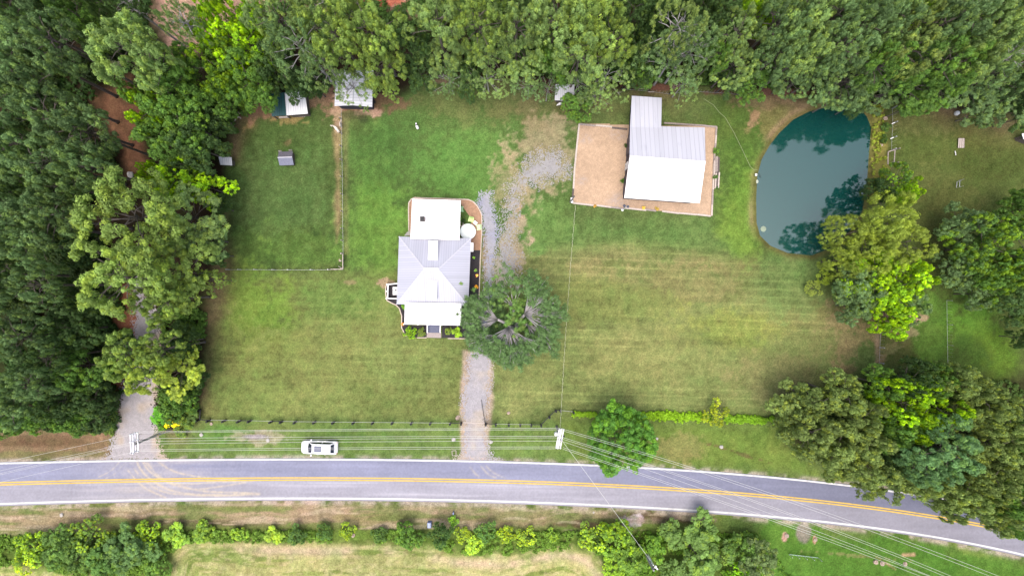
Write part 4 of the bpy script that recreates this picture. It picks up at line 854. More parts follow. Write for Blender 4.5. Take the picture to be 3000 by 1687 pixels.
for a in ((1329,1287,.3,"pale flat stone left of the driveway mouth",PALE), (1437,1294,.3,"pale flat stone right of the driveway mouth",PALE), (1341,1223,.35,"pinkish boulder just inside the fence left of the drive",ROCK), (619,1241,.25,"tan stone below the black fence's left end",ROCK),
          (1490,1209,.25,"small stone in the lawn right of the driveway",ROCK), (590,1273,.3,"white-topped marker stone in the grass between the overhead wires",PALE), (785,1288,.3,"white marker stone right of the grey culvert patch",PALE), (181,1508,.3,"pale stone on the strip below the road at left",PALE),
          (1034,1567,.3,"round tan stone under the lime shrub below the road",ROCK), (1925,1284,.2,"small pink stone right of the roadside maple",PALE), (2113,1308,.3,"pale stone in the verge near the dark grass streak",PALE), (1739,1500,.15,"tiny white stone right below the road's lower line",PALE),
          (2304,1568,.35,"pink stone left of the round gravel patch",ROCK), (2389,1580,.3,"pink stone right of the round gravel patch",ROCK), (2651,1651,.35,"tan rock below the overhead wires at lower right",ROCK), (2565,1645,.4,"left tan rock of the pair on the pasture path",ROCK), (2584,1650,.35,"right tan rock of the pair on the pasture path",ROCK),
          (2594,347,.3,"orange-pink stone on the bank right of the pond",ROCK), (2582,425,.25,"orange stone on the bank further down right of the pond",ROCK), (383,512,.5,"grey boulder in the clay gap of the west wood",PALE)):
    rock(*a)
fr_ = empty("stake_frame", P(1333,1328), 0, "thin pale square frame on the grass left of the driveway mouth", "frame")
for a, b_ in (((1324,1320),(1336,1319)), ((1336,1319),(1336,1334)), ((1336,1334),(1325,1334)), ((1325,1334),(1324,1320))): MB().bar(P(*a,.15), P(*b_,.15), .07, .05).build("bar", TIMBER_P, fr_)

# ------------------------------------------------------------------ utility poles and wires
ZW = 9.4
def util_pole(base, label, arms, h=9.7):
    q = P(*base); t = empty("utility_pole", q, 0, label, "utility pole")
    MB().tube([(q.x,q.y,0),(q.x,q.y,h)], [.19,.13], 10).build("pole", POLEW, t)
    return t, q
up1, q = util_pole((1631,1249), "utility pole with paired white crossarms and a transformer beside the curved black fence", 1)
c2 = P(1640,1285,ZW)
dirA = (P(1633,1312,ZW)-P(1643,1254,ZW)).normalized()
for dx, zz in ((-.30, -.35), (-.10, 0), (.10, -.35), (.34, 0)):
    ce = Vector((c2.x+dx*.85, c2.y, ZW+zz)); a = ce-dirA*1.35; b_ = ce+dirA*1.30
    MB().bar(a, b_, .12, .14).build("crossarm", PORCEL, up1)
    for tt in (.03, .42, .58, .97):
        c = a.lerp(b_, tt); MB().lathe([(.05,0),(.09,.05),(.06,.1),(.1,.15),(.04,.24)], (c.x,c.y,c.z+.07), 8).build("insulator", PORCEL, up1)
c = P(1630,1272,7.9); MB().lathe([(.24,0),(.28,.1),(.28,.8),(.2,.95),(.06,1.0)], (c.x,c.y,7.0), 14).build("transformer", TRIMW, up1, smooth=False)
c = P(1652,1277,8.3); MB().lathe([(.1,0),(.14,.3),(.05,.4)], (c.x,c.y,8.0), 8).build("cutout_switch", DARK, up1)
up0, q = util_pole((501,1257), "left utility pole beside the yellow shrub, its crossarms leaning over the gravel lane", 1, 9.9)
c0 = P(396,1298,ZW)
for x_, y0, y1, zz in ((383,1270,1328,.2), (390,1269,1329,.45), (397,1265,1323,-.1), (404,1264,1323,.0)):
    a, b_ = P(x_-1,y0,ZW+zz), P(x_+1.5,y1,ZW+zz); MB().bar(a, b_, .14, .14).build("crossarm", PORCEL, up0)
    for tt in (.03, .4, .97):
        c = a.lerp(b_, tt); MB().lathe([(.05,0),(.09,.05),(.06,.1),(.1,.15),(.04,.24)], (c.x,c.y,c.z+.07), 8).build("insulator", PORCEL, up0)
MB().bar(P(383,1298,ZW+.1), P(405,1293,ZW+.1), .12, .16).build("arm_link", POLEW, up0)
for k in range(3): MB().tube([P(501+6*k-6,1252+3*k,.2), P(430,1284,7.8)], .025, 5).build("guy_wire", CABLE, up0)
# tangle of cable
MB().tube([P(412+6*math.cos(a),1279+9*math.sin(a),8.6) for a in np.linspace(.6,5.2,12)], .03, 5).build("jumper_cable", HORN, up0)
upl, q = util_pole((1885,1610), "street light pole with a bracket lamp among the shrubs at bottom right", 1, 7.3)
MB().tube([(q.x+.22,q.y+.2,.3),(q.x+.22,q.y+.2,6.0)], .09, 8).build("conduit", PORCEL, upl)
for z in (1.2, 2.6, 4.0, 5.2): MB().bar((q.x,q.y,z), (q.x+.22,q.y+.2,z), .08, .08).build("bracket", PORCEL, upl)
a = (q.x,q.y,6.6); b_ = P(1921,1661,7.0); MB().tube([a, ((q.x+b_.x)/2,(q.y+b_.y)/2+.1,7.0), b_], .06, 6).build("lamp_arm", GALV, upl)
MB().lathe([(.1,0),(.2,.06),(.16,.16),(.05,.2)], (b_.x,b_.y+.05,6.85), 12).build("lamp_head", LAMPG, upl); MB().bar(b_, P(1927,1667,6.9), .16, .12).build("photocell", PORCEL, upl)
def wire(pts, zs, label, r_=.019, group="overhead wires along the road", sag=.6, m_=CABLE, cat="wire"):
    w_ = [P(p[0], p[1], z) for p, z in zip(pts, zs)]; out = []
    for i in range(len(w_)-1):
        n = 14
        for k in range(n+(i == len(w_)-2)):
            t0 = k/n; v = w_[i].lerp(w_[i+1], t0); out.append((v.x, v.y, v.z-4*sag*t0*(1-t0)))
    return tag(MB().tube(out, r_, 5).build("overhead_wire", m_), label, cat, group)
wy = [(1264,1253.5),(1267.5,1258),(1284,1277),(1292.5,1281.5),(1300,1291),(1317,1308),(1321.5,1313.5)]
nm = ["uppermost", "second from top", "third from top", "fourth from top", "fifth from top", "second lowest", "lowest"]
for i, (ya, yb_) in enumerate(wy):
    wire([(405,ya),(1640,yb_)], [ZW,ZW], nm[i]+" of the seven wires between the left and middle poles", sag=.35)
wr = [((1652,1257),(2250,1440),(3040,1731)), ((1652,1262),(2250,1447),(3040,1742)), ((1650,1281),(2250,1478),(2960,1760)), ((1650,1286),(2250,1483),(2940,1762)), ((1650,1293),(2250,1500),(2900,1760)), ((1650,1310),(2250,1513),(2860,1740)), ((1650,1315),(2250,1519),(2850,1748))]
nm = ["uppermost", "second from top", "third from top", "middle", "fifth from top", "second lowest", "lowest"]
for i, (a, b_, c) in enumerate(wr):
    p0, p2 = P(*a, ZW), P(*c, ZW+.4); out = []
    for k in range(41):
        t0 = k/40; m0 = (1-t0)**2; v = p0.lerp(p2, t0); off = P(*b_, ZW-.6)-p0.lerp(p2, .45); out.append((v.x+off.x*4*t0*(1-t0)*.98, v.y+off.y*4*t0*(1-t0)*.98, v.z-2.4*t0*(1-t0)))
    tag(MB().tube(out, .018, 5).build("overhead_wire", CABLE), nm[i]+" of the wires slanting from the middle pole across the road's right half", "wire", "overhead wires along the road")
wl_ = [((382,1274),(0,1356),(-120,1384)), ((384,1296),(0,1378),(-120,1404)), ((384,1300),(0,1386),(-120,1412)), ((384,1303),(0,1390),(-120,1418)), ((384,1325),(0,1412),(-120,1440))]
nm = ["uppermost", "second", "middle", "fourth", "lowest"]
for i, (a, b_, c) in enumerate(wl_): wire([a, b_, c], [ZW, ZW, ZW], nm[i]+" of the five wires slanting from the left pole to the photo's left edge", .014, sag=.05)
wire([(1645,1288),(1905,1640)], [ZW-.4, 6.9], "single cable crossing the road from the middle pole to the street light", .022, sag=.3, group=None)
# twisted service drop to the yard pole
a, b_ = P(1641,1258,9.0), P(1686,602,6.2); pts = []; pts2 = []
for k in range(121):
    t0 = k/120; v = a.lerp(b_, t0); z = v.z-4*1.6*t0*(1-t0); x_ = v.x+.9*(t0*(1-t0))*0; ph = k*1.6
    pts.append((x_+.04*math.cos(ph), v.y, z+.04*math.sin(ph))); pts2.append((x_-.04*math.cos(ph), v.y, z-.04*math.sin(ph)))
sd = empty("service_cable", a, 0, "twisted service cable running over the field from middle pole to sandy yard", "cable")
MB().tube(pts, .016, 4).build("bare_strand", mat("pale_strand", (.55,.55,.42), .5), sd); MB().tube(pts2, .018, 4).build("insulated_strand", mat("dull_green_strand", (.09,.12,.05), .7), sd)

# ------------------------------------------------------------------ white SUV on the verge
def loft(secs, cap=True):                # secs: list of rings (same length) of points
    mb = MB(); n = len(secs[0]); vs = [p for r_ in secs for p in r_]; fs = []
    for i in range(len(secs)-1):
        for k in range(n): fs.append((i*n+k, i*n+(k+1) % n, (i+1)*n+(k+1) % n, (i+1)*n+k))
    if cap: fs += [tuple(range(n))[::-1], tuple(range((len(secs)-1)*n, len(secs)*n))]
    return mb.add(vs, fs)
L0, HW = 5.25, .98
cc = P(935.5, 1309.5, .7); car = empty("suv", (cc.x, cc.y, 0), R(178.6), "white sport utility vehicle with a glass sunroof parked on grass above the road", "car")
Mc = Matrix.Translation(car.location) @ Matrix.Rotation(R(178.6), 4, 'Z')          # +x is forward (image left)
def ring(x, hw, zb, zt, r_=.18):
    pts = []
    for (y, z, a0) in ((hw-r_, zb+r_*.6, -90), (hw-r_, zt-r_, 0), (-hw+r_, zt-r_, 90), (-hw+r_, zb+r_*.6, 180)):
        for k in range(4):
            a = R(a0+k*30); pts.append(Mc @ Vector((x, y+r_*math.cos(a), z+(r_ if a0 in (0, 90) else r_*.6)*math.sin(a))))
    return pts
prof = [(-2.62,.80,.45,.85),(-2.56,.92,.34,1.02),(-2.3,.97,.3,1.10),(-1.2,.985,.28,1.10),(.2,.985,.28,1.08),(1.1,.975,.28,1.06),(1.7,.965,.28,1.02),(2.15,.93,.3,.97),(2.42,.84,.34,.90),(2.56,.70,.40,.80),(2.62,.50,.46,.70)]
bd = loft([ring(*p) for p in prof]).build("body", CARW, car, smooth=True)
cab = [(-2.42,.80,1.0,1.12),(-2.30,.78,1.0,1.28),(-1.86,.70,1.0,1.76),(-1.5,.69,1.0,1.80),(-.2,.70,1.0,1.82),(.62,.70,1.0,1.78),(.78,.72,1.0,1.72),(1.42,.80,1.0,1.14),(1.5,.80,1.0,1.06)]
loft([ring(*p, r_=.12) for p in cab]).build("cabin", CARW, car, smooth=True)
def panel(pts, m_, nm, par=car, th=.012):
    v = [Mc @ Vector(p) for p in pts]; n = (v[1]-v[0]).cross(v[2]-v[0]).normalized()
    if n.dot(v[0]-Mc @ Vector((0, 0, .8))) < 0: v = v[::-1]; n = -n
    k = len(v); mb = MB().add(v+[q+n*th for q in v], [tuple(range(k))[::-1], tuple(range(k, 2*k))]+[(i, (i+1) % k, k+(i+1) % k, k+i) for i in range(k)])
    o = mb.build(nm, m_, par); return o
panel([(.84,-.56,1.725),(.84,.56,1.725),(1.43,.70,1.165),(1.50,0,1.17),(1.43,-.70,1.165)], GLASS, "windscreen", th=.03)
panel([(-1.90,-.56,1.77),(-1.90,.56,1.77),(-2.28,.64,1.35),(-2.28,-.64,1.35)], GLASS, "rear_window", th=.03)
for s_ in (-1, 1):
    panel([(.98,s_*.745,1.58),(.5,s_*.72,1.70),(-.55,s_*.72,1.70),(-.55,s_*.82,1.16),(1.28,s_*.83,1.16)], GLASS, "side_window", th=.03)
    panel([(-.66,s_*.72,1.70),(-1.7,s_*.71,1.68),(-2.08,s_*.79,1.2),(-.66,s_*.82,1.16)], GLASS, "side_window", th=.03)
    MB().bar(Mc @ Vector((.45,s_*.60,1.87)), Mc @ Vector((-1.7,s_*.60,1.86)), .05, .05).build("roof_rail", CHROME, car)
    m0 = MB().box((1.05,s_*1.10,1.18), (.16,.26,.16), M=Mc).bar(Mc @ Vector((1.05,s_*.95,1.12)), Mc @ Vector((1.05,s_*1.1,1.15)), .08, .05).build("wing_mirror", CARW, car, bevel=.03)
    for x_ in (1.62, -1.55):
        c_ = Mc @ Vector((x_, s_*.90, .38)); ax = (Mc.to_3x3() @ Vector((0, 1, 0))); wh = MB().tube([c_-ax*.12, c_+ax*.12], .385, 20).build("wheel", RUBBER, car)
        MB().tube([c_-ax*.13, c_+ax*.13], .24, 14).build("rim", CHROME, car).parent = wh
    panel([(2.30,s_*.60,.90),(2.50,s_*.60,.80),(2.44,s_*.80,.78),(2.20,s_*.84,.88)], LAMPG, "headlight", th=.05)
    panel([(-2.58,s_*.70,1.0),(-2.58,s_*.86,1.0),(-2.58,s_*.86,.75),(-2.58,s_*.70,.75)], REDL, "tail_light", th=.05)
    for x_ in (.1, -.9): MB().box((x_, s_*.985, .98), (.2,.03,.04), M=Mc).build("door_handle", CHROME, car)
panel([(.44,-.42,1.83),(.44,.42,1.83),(-.62,.42,1.85),(-.62,-.42,1.85)], mat("sunroof_glass", (.11,.12,.18), .35, spec=.15), "sunroof", th=.03)
MB().box((-1.72,0,1.83), (.25,1.2,.04), M=Mc).build("roof_spoiler", CARW, car); MB().box((2.60,0,.58), (.06,.9,.2), M=Mc).build("grille", DARK, car)
MB().box((-2.62,0,.55), (.08,1.5,.16), M=Mc).build("rear_bumper", CARW, car)

# ------------------------------------------------------------------ animals
def skin(name, verts, edges, rad, m_, parent, M):
    me = bpy.data.meshes.new(name); me.from_pydata([M @ Vector(v) for v in verts], edges, []); me.materials.append(m_)
    o = bpy.data.objects.new(name, me); COL.objects.link(o)
    sk = o.modifiers.new("skin", 'SKIN'); 
    for i, sv_ in enumerate(me.skin_vertices[0].data): r_ = rad[i]; sv_.radius = (r_, r_) if not isinstance(r_, tuple) else r_; sv_.use_root = (i == 0)
    sb = o.modifiers.new("sub", 'SUBSURF'); sb.levels = 2; sb.render_levels = 2
    dg = bpy.context.evaluated_depsgraph_get(); em = bpy.data.meshes.new_from_object(o.evaluated_get(dg)); em.polygons.foreach_set("use_smooth", [True]*len(em.polygons))
    o.modifiers.clear(); o.data = em; em.name = name
    if not em.materials: em.materials.append(m_)
    o.parent = parent; return o
def quadruped(name, loc, rz, s_, label, cat, m_, neck_turn=0, horns=False, tailup=False, extra=None):
    t = empty(name, loc, rz, label, cat); M = Matrix.Scale(s_, 4)
    V = [(-.30,0,.62),(-.05,0,.60),(.25,0,.63),(.38,0,.68),(.52,neck_turn*.1,.82),(.60,neck_turn*.2,.93),(.74,neck_turn*.32,.88),(.84,neck_turn*.40,.82),(-.42,0,.62),(-.50,0,.66 if tailup else .52)]
    E = [(0,1),(1,2),(2,3),(3,4),(4,5),(5,6),(6,7),(0,8),(8,9)]; rd = [.17,.20,.17,.14,.085,.085,.065,.04,.08,.03]
    for sy in (-1, 1):
        n = len(V); V += [(.30,sy*.12,.45),(.30,sy*.12,.25),(.31,sy*.12,.03)]; E += [(2,n),(n,n+1),(n+1,n+2)]; rd += [.07,.04,.035]
        n = len(V); V += [(-.30,sy*.13,.46),(-.24,sy*.13,.36),(-.38,sy*.13,.22),(-.35,sy*.13,.03)]; E += [(0,n),(n,n+1),(n+1,n+2),(n+2,n+3)]; rd += [.10,.07,.038,.035]
        n = len(V); V += [(.58,neck_turn*.2+sy*.10,.97),(.56,neck_turn*.2+sy*.17,.94)]; E += [(5,n),(n,n+1)]; rd += [.03,.02]
    skin("body", V, E, rd, m_, t, M)
    if horns:
        for sy in (-1, 1): MB().tube([M @ Vector((.58,neck_turn*.2+sy*.04,1.0)), M @ Vector((.50,neck_turn*.2+sy*.07,1.1)), M @ Vector((.38,neck_turn*.2+sy*.1,1.12))], [.02,.015,.006], 6).build("horn", HORN, t, local=False)
    return t
gp = P(989.5, 381.5); quadruped("goat", (gp.x, gp.y, -.04), R(128), 1.12, "cream-coloured goat standing on the bare path beside the paddock fence", "goat", FUR, neck_turn=.9, horns=True)
dp_ = P(1223, 374); dg_ = quadruped("dog", (dp_.x, dp_.y, -.04), R(115), .72, "small white and dark grey dog standing on the open lawn above the house", "dog", FURW, neck_turn=-.5, tailup=True)
MB().lathe([(.05,0),(.14,.04),(.16,.12),(.06,.2)], (.26,-.02,.46), 10).build("dark_patch", FURG, dg_, local=False)
dp_ = P(1640, 306); quadruped("dog", (dp_.x, dp_.y, -.04), R(200), .70, "small white dog beside the corrugated shelter's lower edge", "dog", FURW, neck_turn=.6, tailup=True)

# ------------------------------------------------------------------ foliage
def leaf_mat(name, spread=.35, rough=.55):
    m = bpy.data.materials.new(name); m.use_nodes = True; t = m.node_tree; b = t.nodes["Principled BSDF"]; L = t.links.new
    oi = t.nodes.new("ShaderNodeObjectInfo"); a = t.nodes.new("ShaderNodeAttribute"); a.attribute_name = "Col"
    mu = t.nodes.new("ShaderNodeMix"); mu.data_type = 'RGBA'; mu.blend_type = 'MULTIPLY'; mu.inputs[0].default_value = 1
    L(oi.outputs["Color"], mu.inputs[6]); L(a.outputs["Color"], mu.inputs[7])
    L(mu.outputs[2], b.inputs["Base Color"]); b.inputs["Roughness"].default_value = rough; b.inputs["Specular IOR Level"].default_value = .25
    tr = t.nodes.new("ShaderNodeBsdfTranslucent"); L(mu.outputs[2], tr.inputs[0]); ms = t.nodes.new("ShaderNodeMixShader"); ms.inputs[0].default_value = .28
    L(b.outputs[0], ms.inputs[1]); L(tr.outputs[0], ms.inputs[2]); L(ms.outputs[0], t.nodes["Material Output"].inputs[0]); return m
M_LEAF = leaf_mat("foliage")
BARK = mat("grey_brown_bark", (.13, .11, .10), .95, noise=.35, nscale=6, bump=.5)
BARK_P = mat("pale_grey_branch", (.37, .35, .36), .9, noise=.25, nscale=5, bump=.3)

def unit(v): return v/np.maximum(np.linalg.norm(v, axis=-1, keepdims=True), 1e-6)
def leaves(centres, radii, per, size, rs, asp=.6, jitter=.7, up=.5, ccol=None, flat=.85, shell=.55, drop=None):
    """rhombic leaf faces spread over many clumps; returns vertices, faces, colours"""
    n = len(centres); N = n*per; ci = np.repeat(np.arange(n), per)
    dr = unit(rs.normal(size=(N, 3))+np.array([0, 0, up])); rr = radii[ci]*(shell+(1-shell)*rs.rand(N))
    pos = centres[ci]+dr*rr[:, None]*np.array([1, 1, flat])
    nrm = unit(dr+rs.normal(size=(N, 3))*jitter*.5+np.array([0, 0, .55])); tg = unit(np.cross(nrm, rs.normal(size=(N, 3)))); bt = np.cross(nrm, tg)
    s_ = size*(.55+.9*rs.rand(N))[:, None]; a = tg*s_; b = bt*s_*asp; bend = nrm*s_*.15
    V = np.stack([pos-a, pos-b*1+bend, pos+a, pos+b+bend], 1).reshape(-1, 3); F = np.arange(N*4).reshape(N, 4)
    col = (ccol[ci] if ccol is not None else np.ones((N, 3)))*(.78+.44*rs.rand(N))[:, None]
    return V, F, np.repeat(col, 4, 0)
def crown_proto(name, seed, nl=12, nc=22, per=55, leaf=.034, asp=.6, lobe=(.27, .42), cl=(.075, .125), flatc=.85, colr=.25, tip=None, spread=.62, irr=.25, shell=.55, keep=1.0):
    rs = np.random.RandomState(seed); C = []; Rr = []; cc_ = []
    ga = math.pi*(3-math.sqrt(5)); lobes = []
    for i in range(nl):
        z = 1-1.55*(i+.5)/nl; r_ = math.sqrt(max(0, 1-z*z)); th = ga*i+rs.rand()*.9; k = spread*(1+irr*rs.randn())
        lobes.append((np.array([r_*math.cos(th)*k, r_*math.sin(th)*k, z*.62*k]), lobe[0]+(lobe[1]-lobe[0])*rs.rand(), 1+colr*(rs.rand()-.5)))
    for lc, lr, lt in lobes:
        for j in range(nc):
            d_ = unit(rs.normal(size=3)+np.array([0, 0, .55])+lc*.9); c = lc+d_*lr*(.75+.35*rs.rand())*np.array([1, 1, .8])
            if rs.rand() > keep: continue
            C.append(c); Rr.append(cl[0]+(cl[1]-cl[0])*rs.rand()); t0 = lt*(1+colr*(rs.rand()-.5)); col = np.array([t0, t0, t0])
            if tip is not None and rs.rand() < tip[0]: col = col*np.array(tip[1])
            cc_.append(col)
    V, F, col = leaves(np.array(C), np.array(Rr), per, leaf, rs, asp, ccol=np.array(cc_), flat=flatc, shell=shell)
    m = np.max(np.linalg.norm(V[:, :2], axis=1)); q = np.percentile(np.linalg.norm(V[:, :2], axis=1), 97); V = V/q; V[:, 2] /= max(.3, np.percentile(np.abs(V[:, 2]), 97))
    return np_mesh(name, V, F, M_LEAF, col), [(l[0]/q, l[1]/q) for l in lobes]
PROTO = {}
def protos(kind, n, **kw): PROTO[kind] = [crown_proto("crown", 100*len(PROTO)+i+1, **kw) for i in range(n)]
protos('pine', 5, nl=22, nc=15, per=60, leaf=.023, asp=.42, lobe=(.15, .25), cl=(.060, .090), colr=.5, spread=.68, shell=.62, tip=(.3, (1.3, 1.2, .85)))
protos('thin', 3, nl=17, nc=17, per=36, leaf=.026, asp=.36, lobe=(.2, .33), cl=(.055, .09), colr=.4, spread=.66, shell=.3, tip=(.3, (1.18, 1.12, .95)), keep=.8)
protos('oak', 5, nl=15, nc=24, per=50, leaf=.024, asp=.62, lobe=(.20, .34), cl=(.06, .11), colr=.40, spread=.66, tip=(.22, (1.35, 1.22, .75)))
protos('bright', 4, nl=13, nc=26, per=44, leaf=.026, asp=.55, lobe=(.20, .34), cl=(.05, .09), colr=.5, spread=.68, tip=(.42, (1.7, 1.45, .5)))
protos('willow', 3, nl=12, nc=22, per=60, leaf=.034, asp=.22, lobe=(.24, .36), cl=(.08, .12), colr=.3, spread=.66, shell=.1, tip=(.3, (1.15, 1.12, .8)))
protos('shrub', 4, nl=8, nc=14, per=36, leaf=.055, asp=.55, lobe=(.32, .45), cl=(.12, .19), colr=.4, spread=.55, tip=(.3, (1.4, 1.25, .7)))
protos('dense', 2, nl=18, nc=26, per=58, leaf=.024, asp=.6, lobe=(.22, .34), cl=(.06, .10), colr=.35, spread=.62, irr=.12, tip=(.35, (1.4, 1.25, .75)))
NT = [0]
def tree(kind, dx, dy, r, H, tint, label, name=None, cat="tree", group=None, bark=None, gain=1.0, src=False, zc=None, limbs=True, edge=False):
    """kind of crown, seen centre and radius in picture units of the 2576-wide print, real height"""
    NT[0] += 1; rs = random.Random(NT[0]*17+5)
    if src: dx, dy, r = dx/S, dy/S, r/S
    fz = zc if zc else {'pine': .76, 'thin': .74, 'dense': .6, 'oak': .62, 'bright': .60, 'willow': .58, 'shrub': .5}[kind]; zcm = H*fz; hz = H*(1-fz)*.98 if kind != 'shrub' else H*.5
    if edge:                             # a tree at the wood's margin is only as tall as keeps its foot inside the wood
        while H > 8:
            zcm = H*fz; q = Dp(dx, dy, zcm); a_ = np.array([q.x]); b_ = np.array([q.y])
            if max(sdf(a_, b_, FOREST_W)[0], sdf(a_, b_, FOREST_N)[0], sdf(a_, b_, GROVE_SE)[0]) > .3: break
            H -= 1.0
        hz = H*(1-fz)*.98
    c = Dp(dx, dy, zcm); rw = r*S/20*(100-zcm)/100*1.02
    nm = name or {'pine': 'pine_tree', 'thin': 'pine_tree', 'dense': 'broadleaf_tree', 'oak': 'broadleaf_tree', 'bright': 'broadleaf_tree', 'willow': 'willow_tree', 'shrub': 'shrub'}[kind]
    t = empty(nm, (c.x, c.y, -.05), rs.uniform(0, 6.28), label, cat, group)
    me, lobes = PROTO[kind][NT[0] % len(PROTO[kind])]
    o = bpy.data.objects.new("crown", me); COL.objects.link(o); o.parent = t; o.location = (0, 0, zcm+.05); o.scale = (rw*rs.uniform(.96, 1.06), rw*rs.uniform(.96, 1.06), hz)
    k_ = gain*1.5*(rs.uniform(.92, 1.30) if kind in ('pine', 'thin') else rs.uniform(.88, 1.14)); col = alb(tint, 1.0); g_ = sum(col)/3; ds = 0 if tint == LM else .09; col = [c_*(1-ds)+g_*ds for c_ in col]; o.color = (col[0]*k_*1.12, col[1]*k_*1.02, col[2]*k_*.98, 1)
    mb = MB(); rw *= (.93 if kind == 'pine' else 1.0); r0 = max(.025, H*.0066+rw*.012); n = 7
    mb.tube([(0,0,0), (0,0,H*.02), (rs.uniform(-.02,.02)*H*.5, rs.uniform(-.02,.02)*H*.5, zcm*.6), (0,0,zcm), (0,0,zcm+hz*.45)], [r0*1.5, r0*1.05, r0*.8, r0*.55, r0*.15], n)
    if limbs:
        for lc, lr in lobes:
            e = Vector((lc[0]*rw, lc[1]*rw, zcm+lc[2]*hz*1.1)); s0 = max(.45*zcm, e.z-(Vector((e.x, e.y)).length)*.55)
            md = Vector((e.x*.55, e.y*.55, (s0+e.z)/2+.1*rw)); mb.tube([(0,0,s0), md, e], [r0*.42, r0*.28, r0*.10], 5)
            for q in range(3):
                f = e+Vector((rs.uniform(-1,1)*lr*rw*.7, rs.uniform(-1,1)*lr*rw*.7, rs.uniform(-.1,.8)*lr*hz)); mb.tube([md.lerp(e, .6), f], [r0*.14, r0*.04], 4)
    o2 = mb.build("trunk", bark or (BARK_P if kind == 'thin' else BARK), t, local=False, smooth=True)
    return t

